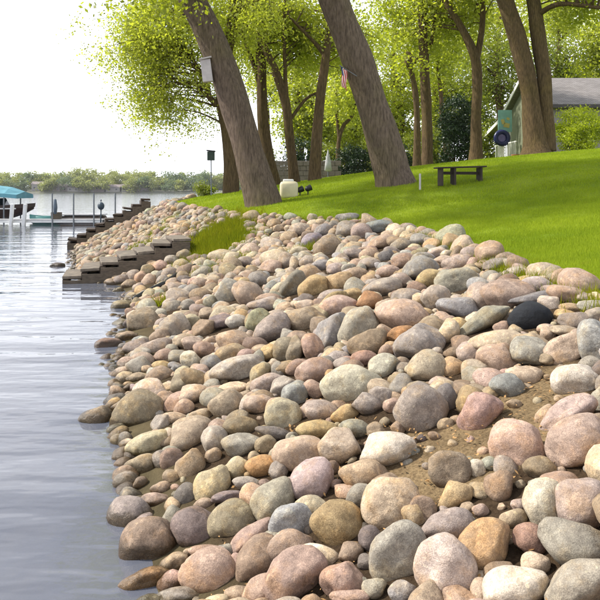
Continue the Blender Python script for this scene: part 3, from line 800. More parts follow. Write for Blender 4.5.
def tree(name, label, d, stems, crown, leaf, bark, nclump, per, sig, size, group=None, cat='tree', base=None, droop=0.3, limbs=0, limb_r=0.05, seed=1, back=0.0, twig=-0.15):
    """stems: list of [(px,py,width px, depth offset)]; crown: list of (px,py,rx px,ry px,depth radius m, weight)"""
    r_ = random.Random(seed)
    root_p = P(stems[0][0][0], stems[0][0][1], d)
    root = empty(name, root_p); props(root, label, cat, group)
    bm = bmesh.new()
    allp = []
    for st in stems:
        pts = [P(q[0], q[1], d + (q[3] if len(q) > 3 else 0)) - root_p for q in st]
        rad = [q[2] * d / F * 0.5 for q in st]
        if st is stems[0]:
            gz = Hf(root_p.x, d) - root_p.z
            pts.insert(0, pts[0] + Vector((0, 0, min(gz, 0) - 0.3))); rad.insert(0, rad[0] * 1.45)
        n = max(14, len(pts) * 6)
        q, rd = smooth_path(pts, rad, n)
        tube(bm, q, rd, 16 if rad[0] > 0.2 else 9, 0.16, seed * 3.1)
        allp += [(a, b) for a, b in zip(q[n // 3:], rd[n // 3:])]
    cl = []
    tot = sum(c[5] for c in crown)
    for c in crown:
        ctr = P(c[0], c[1], d) - root_p
        for _ in range(max(1, int(nclump * c[5] / tot))):
            v = Vector((r_.gauss(0, 1), r_.gauss(0, 1), r_.gauss(0, 1))).normalized() * (r_.random() ** 0.45)
            p = ctr + Vector((v.x * c[2] * d / F, v.y * c[4] + back, v.z * c[3] * d / F))
            cl.append(p)
    # limbs reaching from the stems to clumps
    if limbs:
        for p in r_.sample(cl, min(limbs, len(cl))):
            cand = [(a, b) for a, b in allp if a.z < p.z + 0.3] or allp
            a, b = min(cand, key=lambda t: (t[0] - p).length + r_.uniform(0, 1.5))
            L = (p - a).length
            if L < 0.4: continue
            mid = a.lerp(p, 0.5) + Vector((r_.gauss(0, 0.12), r_.gauss(0, 0.12), 0.18)) * L * 0.6
            r0 = min(b * 0.55, limb_r * (0.5 + L * 0.18))
            q, rd = smooth_path([a, mid, p], [r0, r0 * 0.6, r0 * 0.15], 8)
            tube(bm, q, rd, 6)
            # twigs
            for _ in range(2):
                e = p + Vector((r_.gauss(0, 0.6), r_.gauss(0, 0.6), r_.gauss(twig, 0.4)))
                tube(bm, [mid.lerp(p, 0.6), mid.lerp(e, 0.75) , e], [r0 * 0.3, r0 * 0.2, r0 * 0.08], 4)
                cl.append(e)
    obj_bm('trunk', bm, bark, root, True)
    v, f = leaf_cloud(np.array([p[:] for p in cl]), per, sig, size, droop)
    obj_from_mesh('crown', mesh_np('crown', v, f), leaf, root)
    return root

# leaning shore trees
tree('shade_tree', 'big grey trunk leaning left over the stones at the lawn corner', 22,
     [[(263, 206, 38), (258, 186, 33), (250, 155, 31), (238, 115, 30), (216, 52, 29), (190, -5, 27), (160, -80, 24), (140, -170, 14)],
      [(190, -5, 14), (215, -70, 11, 1), (250, -150, 6, 1.5)], [(170, -60, 12), (110, -110, 9, -1), (60, -140, 5, -2)]],
     [(175, -140, 125, 80, 6.5, 1.0), (165, 0, 36, 26, 1.6, 0.12)], LEAF, BARK, 46, 190, 0.55, 0.15, limbs=40, limb_r=0.06, seed=3, back=-1.5)
tree('shade_tree', 'upright trunk rising just behind the left-leaning shore tree', 30,
     [[(231, 196, 18), (231, 170, 15), (228, 130, 14), (223, 100, 14), (226, 60, 12), (234, 10, 11), (236, -60, 8)],
      [(224, 108, 7), (210, 98, 6), (206, 82, 5), (190, 55, 3)], [(228, 60, 6), (200, 20, 5), (165, -10, 3, -1)], [(232, 30, 6), (255, -10, 5, 1), (280, -40, 3, 1)]],
     [(180, 25, 64, 48, 3.0, 1.0), (146, 34, 32, 46, 2.2, 0.75), (155, 88, 30, 28, 1.8, 0.38), (205, 85, 30, 20, 1.6, 0.2), (240, 5, 50, 30, 3, 0.4), (210, -50, 90, 40, 3.5, 0.4)],
     LEAF_PALE, BARK_DARK, 250, 92, 0.34, 0.11, limbs=200, limb_r=0.045, droop=0.6, seed=5, twig=-0.55)
tree('shade_tree', 'largest trunk on the lawn, leaning left with the flag on it', 22,
     [[(398, 190, 44), (393, 172, 35), (385, 145, 33), (370, 98, 32), (348, 38, 31), (330, -10, 29), (300, -110, 24), (285, -230, 12)],
      [(318, -50, 14), (360, -110, 10, 1), (400, -160, 5, 2)]],
     [(300, -190, 190, 70, 7.5, 1.0), (345, -130, 90, 40, 5, 0.4)], LEAF, BARK, 60, 200, 0.60, 0.16, limbs=30, limb_r=0.07, seed=7, back=-3.0)
tree('shade_tree', 'stout twin-stemmed tree standing before the house', 36,
     [[(537, 151, 29), (535, 135, 21), (529, 90, 18), (518, 40, 17), (504, -2, 16), (485, -70, 15), (470, -140, 7)],
      [(547, 151, 18), (547, 120, 14), (543, 70, 14), (536, 20, 14), (530, -30, 12), (535, -110, 8)],
      [(537, 15, 6), (560, 4, 5, -1), (600, 8, 3, -2)], [(504, 2, 9), (480, -20, 6), (450, -40, 4)]],
     [(500, -70, 110, 50, 5, 1.0), (590, -30, 60, 34, 3, 0.4), (590, 10, 30, 10, 2, 0.1)], LEAF, BARK_DARK, 170, 62, 0.5, 0.2, limbs=80, limb_r=0.06, seed=9)
GP = 'slender trees at the back of the lawn'
tree('slender_tree', 'slender dark trunk forking into a wide V near the top', 40,
     [[(476, 151, 13), (476, 120, 10), (477, 85, 10), (475, 58, 10), (462, 28, 7), (444, -2, 5), (425, -50, 3)], [(476, 62, 7), (482, 30, 6), (484, -10, 5), (490, -60, 3)]],
     [(455, 5, 55, 40, 3, 1.0), (480, -30, 60, 30, 3, 0.6)], LEAF_PALE, BARK_DARK, 90, 60, 0.5, 0.2, GP, limbs=40, seed=11, back=2.0)
tree('slender_tree', 'straight tall trunk beside the knobbly stump-topped one', 42,
     [[(427, 155, 12), (427, 120, 10), (425, 80, 10), (423, 30, 9), (423, -20, 8), (425, -90, 4)], [(431, 45, 4), (436, 10, 3), (440, -30, 2)]],
     [(415, 10, 45, 45, 3, 1.0), (430, -50, 60, 30, 3, 0.5)], LEAF, BARK_DARK, 90, 60, 0.5, 0.2, GP, limbs=40, seed=13, back=2.0)
tree('slender_tree', 'thin trunk with a knobbly broken top left of the straight one', 41,
     [[(417, 155, 8), (417, 120, 6), (415, 90, 6), (411, 70, 5), (409, 62, 10), (411, 56, 5), (406, 52, 2)], [(412, 66, 3), (416, 60, 4), (419, 54, 1)]],
     [(404, 60, 12, 10, 1, 1.0)], LEAF, BARK_DARK, 10, 40, 0.4, 0.2, GP, limbs=4, seed=15)
tree('slender_tree', 'dark trunk forking like a Y left of the flag', 31,
     [[(315, 177, 13), (316, 150, 11), (319, 110, 10), (324, 70, 9), (328, 40, 7), (333, 0, 5), (337, -50, 3)], [(325, 55, 6), (314, 42, 4), (302, 30, 3), (285, 12, 2)]],
     [(320, 15, 44, 30, 2.6, 1.0), (352, 35, 30, 40, 2.5, 0.4)], LEAF_PALE, BARK_DARK, 80, 55, 0.38, 0.15, GP, limbs=50, limb_r=0.04, seed=17, back=2.0)
tree('slender_tree', 'slim trunk slanting left behind the cream cover', 32,
     [[(294, 180, 12), (291, 150, 9), (286, 105, 9), (276, 72, 8), (268, 55, 7), (256, 20, 5), (250, -30, 3)], [(287, 108, 5), (285, 70, 4), (284, 25, 3), (286, -20, 2)], [(290, 120, 4), (305, 100, 3), (318, 92, 2)]],
     [(272, 10, 40, 30, 2.6, 1.0), (300, 40, 22, 22, 1.6, 0.3)], LEAF_PALE, BARK_DARK, 70, 52, 0.38, 0.16, GP, limbs=45, limb_r=0.04, seed=19, back=2.0)
tree('slender_tree', 'brown trunk just right of the leaning shore trunk', 33,
     [[(273, 182, 15), (269, 160, 12), (264, 130, 12), (262, 90, 10), (260, 40, 9), (256, -10, 7), (250, -60, 4)], [(262, 95, 5), (252, 60, 4), (240, 30, 3)]],
     [(250, 5, 45, 34, 3.0, 1.0)], LEAF, BARK_DARK, 64, 52, 0.4, 0.16, GP, limbs=45, limb_r=0.04, seed=21, back=2.0)
tree('slender_tree', 'thin crooked sapling behind the low hedge', 50,
     [[(338, 160, 5), (339, 140, 4), (344, 125, 4), (352, 116, 3), (358, 95, 2)], [(339, 140, 3), (337, 115, 3), (336, 90, 2)]],
     [(345, 95, 26, 26, 2.0, 1.0)], LEAF_PALE, BARK_DARK, 36, 50, 0.55, 0.24, GP, limbs=20, limb_r=0.04, seed=23)
tree('slender_tree', 'thin leaning trunk before the dark evergreen', 52,
     [[(446, 150, 5), (442, 120, 4), (441, 95, 4), (437, 60, 3), (436, 20, 2)]],
     [(438, 45, 26, 34, 2.4, 1.0)], LEAF, BARK_DARK, 40, 50, 0.6, 0.26, GP, limbs=20, limb_r=0.04, seed=25)
# background wood
BG = [(300, 62, 44, 46, LEAF_PALE, 'pale leafy backdrop tree above the block wall'), (352, 70, 44, 52, LEAF, 'yellow-green backdrop tree behind the largest trunk'), (395, 40, 44, 56, LEAF_PALE, 'pale backdrop tree behind the knobbly trunk'),
      (446, 45, 42, 46, LEAF, 'yellow-green backdrop tree behind the V-forked trunk'), (498, 62, 40, 38, LEAF_MID, 'darker green backdrop tree left of the roof'), (500, 15, 52, 34, LEAF_PALE, 'tall pale backdrop tree behind the twin stems'),
      (558, 58, 42, 24, LEAF_MID, 'dense green backdrop tree behind the roof ridge'), (560, 8, 30, 22, LEAF_PALE, 'light backdrop tree at the right of the twin stems'), (612, 62, 34, 30, LEAF, 'backdrop tree at the right end of the roof'), (265, 40, 40, 56, LEAF, 'leafy backdrop tree between the left trunks'),
      (370, 128, 22, 20, LEAF_PALE, 'small bright backdrop tree right of the largest trunk'), (470, 100, 26, 30, LEAF_MID, 'low shadowy backdrop tree behind the evergreen'),
      (310, 118, 30, 24, LEAF, 'low leafy backdrop tree behind the block wall'), (345, 126, 24, 20, LEAF_PALE, 'low pale backdrop tree behind the crooked sapling'),
      (400, 110, 26, 34, LEAF, 'low backdrop tree behind the knobbly trunk'), (436, 100, 22, 34, LEAF_PALE, 'low pale backdrop tree right of the straight trunk'), (610, 30, 26, 22, LEAF_PALE, 'pale high backdrop tree at the right picture edge')]
for i, (px, py, rx, ry, lm, lab) in enumerate(BG):
    d = 62 + 5 * (i % 4)
    tree('backdrop_tree', lab, d, [[(px, 168, 7), (px + 2, 120, 6), (px - 2, 80, 5), (px + 1, py - ry * 0.5, 2)]], [(px, py, rx, ry, rx * d / F, 1.0), (px + 6, py + ry * 0.7, rx * 0.8, ry * 0.5, rx * d / F * 0.7, 0.4)],
         lm, BARK_DARK, 46, 72, 0.75, 0.28, 'trees behind the lawn', limbs=30, limb_r=0.09, seed=40 + i)

def shrub(name, label, px, py, d, rx, ry, rdep, leaf, ncl, per, sig, size, cat, group=None, seed=1):
    r_ = random.Random(seed)
    c0 = P(px, py + ry, d); gz = Hf(c0.x, d); c0.z = gz
    root = empty(name, c0); props(root, label, cat, group)
    hz = (py + ry - py) * 2 * d / F
    hz = CAMZ + (HOR - (py - ry)) * d / F - gz
    cl = []
    for _ in range(ncl):
        v = Vector((r_.gauss(0, 1), r_.gauss(0, 1), r_.gauss(0, 1))).normalized() * (r_.random() ** 0.35)
        cl.append((v.x * rx * d / F, v.y * rdep, hz * 0.5 + v.z * hz * 0.5))
    v, f = leaf_cloud(np.array(cl), per, sig, size)
    v[:, 2] = np.maximum(v[:, 2], 0.02)
    obj_from_mesh('crown', mesh_np('crown', v, f), leaf, root)
    bm = bmesh.new()
    for p in cl[::6]:
        tube(bm, [(p[0] * 0.15, p[1] * 0.15, -0.1), (p[0] * 0.6, p[1] * 0.6, p[2] * 0.5), p], [0.03, 0.02, 0.008], 5)
    obj_bm('stem', bm, BARK_DARK, root)
    return root
shrub('leafy_bush', 'round bright yellow-green bush in front of the house', 580, 131, 39, 26, 23, 1.3, LEAF_BUSH, 130, 90, 0.2, 0.11, 'bush', seed=2)
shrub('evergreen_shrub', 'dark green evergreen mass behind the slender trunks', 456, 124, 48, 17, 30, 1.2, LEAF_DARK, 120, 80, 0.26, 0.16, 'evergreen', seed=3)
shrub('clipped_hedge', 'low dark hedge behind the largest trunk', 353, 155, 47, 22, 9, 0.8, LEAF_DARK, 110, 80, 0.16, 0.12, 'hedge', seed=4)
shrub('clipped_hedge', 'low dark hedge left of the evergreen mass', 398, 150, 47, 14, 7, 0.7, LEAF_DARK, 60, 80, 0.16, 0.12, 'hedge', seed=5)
shrub('leafy_bush', 'small green shrub under the pole box', 205, 192, 33, 9, 9, 0.4, LEAF_MID, 30, 70, 0.12, 0.08, 'bush', seed=6)

for i, (px, py, rx, ry, lm, lab) in enumerate([(378, 148, 16, 14, LEAF_MID, 'mid green shrub right of the largest trunk base'), (412, 146, 14, 12, LEAF_MID, 'mid green shrub behind the knobbly trunk'), (436, 142, 12, 16, LEAF_MID, 'mid green shrub behind the straight trunk'),
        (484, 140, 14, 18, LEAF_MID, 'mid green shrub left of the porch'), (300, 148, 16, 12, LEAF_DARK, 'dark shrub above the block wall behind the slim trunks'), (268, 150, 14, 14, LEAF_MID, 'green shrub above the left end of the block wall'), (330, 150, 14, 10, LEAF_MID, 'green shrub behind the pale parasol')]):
    shrub('backdrop_shrub', lab, px, py, 57, rx, ry, 1.2, lm, 60, 60, 0.34, 0.2, 'shrub', 'shrubs behind the lawn', seed=20 + i)
# ------------------------------------------------------------------ house
zb = Hf(17, 45)
hr = empty('lake_house', (15, 43, zb)); props(hr, 'low house with grey shingle roof and olive gable', 'house')
ez, rz_ = 7.3 - zb, 9.45 - zb
bm = bmesh.new(); box(bm, (9, 4.5, ez / 2 - 0.2), (18, 8.9, ez + 0.4)); obj_bm('wall', bm, WALLGREY, hr)
bm = bmesh.new()
gv = [(-0.06, 0.02, -0.4), (-0.06, 8.98, -0.4), (-0.06, 8.98, ez), (-0.06, 4.5, rz_ - 0.12), (-0.06, 0.02, ez)]
a = [bm.verts.new(v) for v in gv]; b_ = [bm.verts.new((v[0] + 0.05, v[1], v[2])) for v in gv]
bm.faces.new(a); bm.faces.new(b_[::-1])
for k in range(5): bm.faces.new((a[k], a[(k + 1) % 5], b_[(k + 1) % 5], b_[k]))
gable = obj_bm('gable_wall', bm, SIDING, hr)
def roof_plane(name, y0, z0, y1, z1, x0, x1, th, mat, parent):
    bm = bmesh.new()
    v = [(x0, y0, z0), (x1, y0, z0), (x1, y1, z1), (x0, y1, z1)]
    lo = [bm.verts.new(p) for p in v]; hi = [bm.verts.new((p[0], p[1], p[2] + th)) for p in v]
    bm.faces.new(lo[::-1]); bm.faces.new(hi)
    for k in range(4): bm.faces.new((lo[k], lo[(k + 1) % 4], hi[(k + 1) % 4], hi[k]))
    return obj_bm(name, bm, mat, parent)
rf = roof_plane('roof', -0.6, ez - 0.18, 4.5, rz_, -0.45, 19, 0.14, ROOF, hr)
roof_plane('roof', 4.5, rz_ + 0.002, 9.4, ez - 0.05, -0.45, 19, 0.14, ROOF, hr)
roof_plane('porch_roof', 9.4, ez - 0.09, 14.2, ez - 1.0, -0.45, 6, 0.12, ROOF, hr)
one_box('fascia', (9.2, -0.66, ez - 0.16), (19.4, 0.05, 0.2), simple_mat('fascia_dark', (0.30, 0.28, 0.28), 0.8), hr)
for y0, z0, y1, z1 in ((-0.6, ez - 0.2, 4.5, rz_ - 0.02), (4.5, rz_ - 0.02, 9.4, ez - 0.07), (9.4, ez - 0.11, 14.2, ez - 1.02)):
    bm = bmesh.new(); L = math.hypot(y1 - y0, z1 - z0)
    box(bm, (-0.49, (y0 + y1) / 2, (z0 + z1) / 2 + 0.06), (0.06, L, 0.24), rx=math.atan2(z1 - z0, y1 - y0)); obj_bm('rake_board', bm, DOCKWHITE, hr)
for y in (10.2, 14.0): one_box('porch_post', (-0.2, y, 1.0), (0.14, 0.14, 2.7 if y < 12 else 1.9), WHITE, hr)
for x in (2.0, 5.5):
    w_ = one_box('window', (x, -0.03, 1.5), (1.5, 0.08, 1.1), WHITE, hr)
    one_box('pane', (x, -0.08, 1.5), (1.3, 0.04, 0.9), GLASS_DARK, w_)
w_ = one_box('window', (-0.1, 3.0, 1.45), (0.08, 1.3, 1.2), WHITE, hr); one_box('pane', (-0.15, 3.0, 1.45), (0.04, 1.1, 1.0), GLASS_DARK, w_)
for k in range(12): one_box('rail_baluster', (-0.9, 4.2 + k * 0.42, 0.55), (0.06, 0.08, 1.3), WHITE, hr)
one_box('rail', (-0.9, 6.5, 1.22), (0.09, 5.2, 0.08), WHITE, hr)
# aqua panel with yellow patch, tube, pot
c = P(505, 121, 49.5); ap = empty('painted_panel', (c.x, c.y, Hf(c.x, c.y))); props(ap, 'aqua and yellow painted panel on posts left of the house', 'panel')
hz = c.z - ap.location.z
one_box('board', (0, 0, hz), (0.95, 0.06, 1.5), AQUA, ap); [one_box('yellow_patch', (x_, -0.045, hz + z_), (w_, 0.02, h_), YELLOW, ap, ry=a_) for x_, z_, w_, h_, a_ in ((0.1, -0.3, 0.4, 0.3, 0.2), (-0.15, -0.05, 0.22, 0.34, -0.3), (0.2, 0.15, 0.2, 0.16, 0.5))]
for x in (-0.38, 0.38): one_box('post', (x, 0.06, hz / 2), (0.08, 0.05, hz + 0.2), WHITE, ap)
bm = bmesh.new()
def torus(bm, R0, r0, m, n=28, k=12):
    rings = []
    for i in range(n):
        a = 2 * math.pi * i / n
        rings.append([bm.verts.new(m @ Vector(((R0 + r0 * math.cos(2 * math.pi * j / k)) * math.cos(a), r0 * math.sin(2 * math.pi * j / k), (R0 + r0 * math.cos(2 * math.pi * j / k)) * math.sin(a)))) for j in range(k)])
    for i in range(n):
        for j in range(k): bm.faces.new((rings[i][j], rings[(i + 1) % n][j], rings[(i + 1) % n][(j + 1) % k], rings[i][(j + 1) % k]))
c = P(502, 138, 48.8)
tb = empty('swim_tube', (c.x, c.y, c.z - 0.58)); props(tb, 'dark navy inflatable ring leaning below the aqua panel', 'swim ring')
torus(bm, 0.42, 0.16, Matrix.Translation((0, 0, 0.58)) @ Matrix.Rotation(-0.12, 4, 'X')); obj_bm('ring', bm, NAVY, tb, True)
bm = bmesh.new(); bmesh.ops.create_cone(bm, cap_ends=True, segments=24, radius1=0.28, radius2=0.28, depth=0.05, matrix=Matrix.Translation((0, 0.06, 0.58)) @ Matrix.Rotation(R(90), 4, 'X')); obj_bm('centre_disc', bm, simple_mat('tube_centre', (0.45, 0.42, 0.62), 0.5), tb)
c = P(517, 145, 46); bm = bmesh.new()
zz = Hf(c.x, c.y)
pr_ = [(0.0, 0.2), (0.06, 0.24), (0.45, 0.33), (0.52, 0.36), (0.56, 0.36), (0.56, 0.3)]
tube(bm, [(0, 0, q[0] + 0.001 * i) for i, q in enumerate(pr_)], [q[1] for q in pr_], 20)
o = obj_bm('flower_pot', bm, TERRA, None, False); o.location = (c.x, c.y, zz); props(o, 'brown clay pot beside the navy ring and twin-stemmed tree', 'pot')
# ------------------------------------------------------------------ lawn furniture
d = ray_hit(460, 184, 2, 0); c = P(460, 182, d); gz = Hf(c.x, c.y)
bn = empty('lawn_bench', (c.x, c.y, gz), 0.10); props(bn, 'low dark wooden bench standing on the lawn', 'bench')
bw = 50 * d / F
for k in range(3): one_box('seat_plank', (0, -0.15 + 0.15 * k, 0.46), (bw, 0.135, 0.04), BENCHWOOD, bn, ry=-0.03, bev=0.008)
for x in (-bw * 0.40, -bw * 0.14, bw * 0.40):
    one_box('leg', (x, 0, 0.20), (0.06, 0.36, 0.50), BENCHWOOD, bn, bev=0.008)
one_box('stretcher', (0, 0, 0.3), (bw * 0.8, 0.05, 0.08), BENCHWOOD, bn)
d = 23.0; c = P(289, 200, d); gz = Hf(c.x, d)
cv = empty('utility_cover', (c.x, d, gz)); props(cv, 'cream rounded utility cover beside the leaning shore trunk', 'cover')
bm = bmesh.new(); box(bm, (0, 0, 0.24), (0.58, 0.5, 0.55), bev=0.10); obj_bm('body', bm, CREAM, cv, True)
bm = bmesh.new(); box(bm, (-0.02, 0, 0.54), (0.34, 0.3, 0.09), bev=0.03); obj_bm('lid', bm, WHITE, cv, True)
for i, px in enumerate((300, 308)):
    c = P(px, 195, d); sp = empty('ground_spotlight', (c.x, d, Hf(c.x, d)), 0.3); props(sp, ('small black ground light touching the cream cover', 'small black ground light farther from the cream cover')[i], 'light', 'garden lights by the cream cover')
    bm = bmesh.new(); tube(bm, [(0, 0, -0.05), (0, 0, 0.14)], [0.02, 0.02], 8); obj_bm('stake', bm, BLACK, sp)
    bm = bmesh.new(); tube(bm, [(-0.08, 0, 0.16), (-0.04, 0, 0.18), (0.1, 0, 0.24)], [0.06, 0.09, 0.10], 12); obj_bm('head', bm, BLACK, sp)
d = ray_hit(420, 190, 2, 0); c = P(420, 190, d)
st = one_box('marker_stake', (0, 0, 0.2), (0.05, 0.03, 0.5), PALEWOOD); st.location = (c.x, c.y, Hf(c.x, c.y)); props(st, 'thin pale wooden stake right of the largest trunk', 'stake')
# pole box
d = 31; c = P(211, 156, d); gz = Hf(P(212, 190, d).x, d)
pb = empty('pole_box', (c.x, d, gz)); props(pb, 'small dark bird box on a thin pole by the water', 'bird box')
bm = bmesh.new(); tube(bm, [(0.02, 0, -0.3), (0.0, 0, c.z - gz)], [0.03, 0.025], 8); obj_bm('pole', bm, STEEL, pb)
one_box('box', (0, 0, c.z - gz), (0.30, 0.26, 0.38), simple_mat('box_green', (0.22, 0.28, 0.26), 0.7), pb)
one_box('box_roof', (0, 0, c.z - gz + 0.22), (0.36, 0.34, 0.05), BLACK, pb, ry=0.1)
# nest box on the leaning trunk
c = P(207, 71, 21.7); nb = empty('nest_box', (c.x, c.y, c.z - 0.33)); props(nb, 'pale nest box fixed high on the leaning shore trunk', 'nest box')
one_box('box', (0, 0, 0.33), (0.30, 0.26, 0.66), PALEWOOD, nb, ry=-0.12); one_box('lid', (-0.03, -0.03, 0.69), (0.38, 0.36, 0.04), PALEWOOD, nb, ry=-0.2)
one_box('bracket', (0.2, 0.05, 0.33), (0.25, 0.06, 0.08), TIMBER, nb)
# flag
c = P(342, 68, 21.6); fl = empty('hanging_flag', c); fl.scale = (0.8, 0.8, 0.8); fl.rotation_euler = (0, 0, -0.9); props(fl, 'small striped red and white flag with blue canton hanging by the largest trunk', 'flag')
bm = bmesh.new(); tube(bm, [(0.55, 0.25, -0.35), (-0.12, -0.02, 0.12)], [0.016, 0.012], 8); obj_bm('staff', bm, STEEL, fl)
def cloth(name, u0, u1, v0, v1, mat, yo=0.0):
    bm = bmesh.new(); g_ = []
    n, m = 5, 14
    for i in range(n + 1):
        rowv = []
        for j in range(m + 1):
            u = u0 + (u1 - u0) * i / n; v = v0 + (v1 - v0) * j / m
            y_ = 0.05 * math.sin(u * 16 + v * 3) + 0.02 * math.sin(v * 7) + yo
            rowv.append(bm.verts.new((-0.10 + u * 0.62 + 0.08 * v, y_, 0.09 - u * 0.42 - v * 0.80)))
        g_.append(rowv)
    for i in range(n):
        for j in range(m): bm.faces.new((g_[i][j], g_[i + 1][j], g_[i + 1][j + 1], g_[i][j + 1]))
    o = obj_bm(name, bm, mat, fl, True)
    md = o.modifiers.new('thick', 'SOLIDIFY'); md.thickness = 0.004
for k in range(13):
    cloth('stripe', k / 13 * 0.55, (k + 1) / 13 * 0.55, 0.0 if k >= 7 else 0.36, 0.95, FLAGRED if k % 2 == 0 else FLAGWHITE)
cloth('canton', 0.0, 7 / 13 * 0.55, 0.0, 0.36, FLAGBLUE)

# retaining wall of blocks, pale ornament
d = 46; za = Hf(0.5, d)
a = P(262, 160, d); b_ = P(338, 160, d)
rw = empty('block_wall', (a.x, d, 0)); props(rw, 'low grey block retaining wall at the far end of the lawn', 'wall')
blk = None
nb_ = 12; L = (b_.x - a.x) / nb_
z0 = Hf(a.x, d)
for r_i in range(6):
    for k in range(nb_):
        x = (k + 0.5 + (0.5 if r_i % 2 else 0)) * L
        z = 2.3 + r_i * 0.32
        if blk is None:
            o = one_box('block', (0, 0, 0), (L * 0.97, 0.35, 0.305), CONCRETE, rw, bev=0.02); blk = o
        else:
            o = blk.copy(); col.objects.link(o); o.parent = rw
        o.location = (x, random.gauss(0, 0.015), z)
c = P(328, 166, 42); zz = Hf(c.x, 42)
om = empty('folded_parasol', (c.x, 42, zz)); props(om, 'pale folded parasol standing before the block wall', 'parasol')
bm = bmesh.new(); tube(bm, [(0, 0, 0.7), (0, 0, 0.75), (0, 0, 1.2), (0, 0, 1.7), (0, 0, 1.95)], [0.05, 0.22, 0.17, 0.08, 0.02], 10, 0.25); obj_bm('canopy', bm, DOCKGREY, om, True)
bm = bmesh.new(); tube(bm, [(0, 0, -0.1), (0, 0, 2.0)], [0.025, 0.025], 8); obj_bm('pole', bm, STEEL, om)
bm = bmesh.new(); tube(bm, [(0, 0, 0.0), (0, 0, 0.08), (0, 0, 0.12)], [0.28, 0.27, 0.08], 16); obj_bm('base', bm, CONCRETE, om)

# ------------------------------------------------------------------ dock and boat
D0 = 45.0
dk = empty('lake_dock', (P(105, 220, D0).x, D0, 0)); props(dk, 'long low grey dock standing out from the left', 'dock')
x1 = 0.0; x0 = -26.0
npl = 130
pw = (x1 - x0) / npl
pl_ = None
for k in range(npl):
    if pl_ is None:
        o = one_box('plank', (0, 0, 0), (pw * 0.94, 1.3, 0.04), DOCKGREY, dk); pl_ = o
    else:
        o = pl_.copy(); col.objects.link(o); o.parent = dk
    o.location = (x0 + (k + 0.5) * pw, 0, 0.36 + random.gauss(0, 0.003))
for y in (-0.62, 0.62): one_box('side_beam', ((x0 + x1) / 2, y, 0.26), (x1 - x0, 0.06, 0.15), DOCKWHITE, dk)
for px in (56, 77, 97, 118):
    x = P(px, 0, D0).x - dk.location.x
    bm = bmesh.new(); tube(bm, [(x, -0.68, -2.2), (x, -0.68, 2.0)], [0.045, 0.045], 10)
    if px <= 105: obj_bm('post', bm, STEEL, dk)
    else:
        o = obj_bm('mooring_post', bm, STEEL); o.location = dk.location; props(o, 'lone thin steel post right of the dock end', 'post')
c = P(101, 206, 44.2)
bm = bmesh.new(); bmesh.ops.create_uvsphere(bm, u_segments=18, v_segments=12, radius=0.21, matrix=Matrix.Diagonal((1, 1, 1.15, 1)))
tube(bm, [(0, 0, 0.28), (0, 0, 0.40)], [0.05, 0.03], 8)
tube(bm, [(0.0, 0.0, -0.2), (-0.02, 0.0, -1.05)], [0.04, 0.04], 8)
o = obj_bm('mooring_buoy', bm, simple_mat('buoy_dark', (0.20, 0.26, 0.30), 0.5), None, True); o.location = c; props(o, 'dark round buoy on a stem by the dock end', 'buoy')
c = P(55, 207, 44.3)
bm = bmesh.new(); tube(bm, [(0, 0, 0.5), (0, 0, 0.45), (0.02, 0, 0.0), (0.01, 0, -0.4), (0, 0, -0.45)], [0.03, 0.09, 0.13, 0.10, 0.03], 12)
o = obj_bm('boat_fender', bm, simple_mat('fender_slate', (0.33, 0.38, 0.43), 0.5), None, True); o.location = c; props(o, 'slate coloured fender hanging on the dock post', 'fender')

# boat on its lift
bt = empty('covered_boat', (P(0, 0, 48).x, 48.2, 0.0)); props(bt, 'dark hulled motorboat moored behind the dock under a teal canopy', 'boat')
secs = []
bm = bmesh.new()
for i in range(13):
    t = i / 12; x = -4.2 + 6.4 * t
    wd = 1.05 * (1 - max(0, (t - 0.45) / 0.55) ** 2.2) + 0.02
    kz = 0.18 + 0.75 * max(0, (t - 0.6) / 0.4) ** 2; gzz = 1.05 + 0.28 * t ** 2
    secs.append([bm.verts.new(p) for p in ((x, 0, kz), (x, -wd * 0.75, kz + 0.12), (x + 0.05 * t, -wd, gzz - 0.25), (x + 0.1 * t, -wd * 1.02, gzz), (x + 0.1 * t, wd * 1.02, gzz), (x + 0.05 * t, wd, gzz - 0.25), (x, wd * 0.75, kz + 0.12))])
for i in range(12):
    for k in range(7):
        if k == 3: continue
        bm.faces.new((secs[i][k], secs[i][(k + 1) % 7], secs[i + 1][(k + 1) % 7], secs[i + 1][k]))
bm.faces.new(secs[0][::-1]); bm.faces.new(secs[-1])
obj_bm('hull', bm, HULL, bt)
bm = bmesh.new()
dl = []
for i in range(13):
    t = i / 12; x = -4.2 + 6.4 * t; wd = (1.05 * (1 - max(0, (t - 0.45) / 0.55) ** 2.2) + 0.02) * 0.98; z = 1.0 + 0.28 * t ** 2
    dl.append((bm.verts.new((x + 0.1 * t, -wd, z)), bm.verts.new((x + 0.1 * t, wd, z))))
for i in range(12): bm.faces.new((dl[i][0], dl[i + 1][0], dl[i + 1][1], dl[i][1]))
obj_bm('deck', bm, HULLTAN, bt)
one_box('windscreen', (0.1, 0, 1.4), (0.05, 1.6, 0.55), GLASS_DARK, bt, ry=-0.5)
for x in (-2.6, -1.6): one_box('seat', (x, 0.0, 1.15), (0.6, 1.4, 0.45), WHITE, bt, bev=0.05)
one_box('rub_rail', (-1.3, -1.08, 0.98), (5.4, 0.04, 0.08), DOCKWHITE, bt)
lf = empty('boat_lift', (P(0, 0, 48).x, 48.2, 0.0)); props(lf, 'boat lift with white posts and teal canvas canopy', 'boat lift')
bm = bmesh.new()
L0, L1 = -5.0, 1.6
prof = [(-1.5, 1.75), (-1.45, 2.0), (-0.7, 2.42), (0, 2.52), (0.7, 2.42), (1.45, 2.0), (1.5, 1.75)]
ra = []
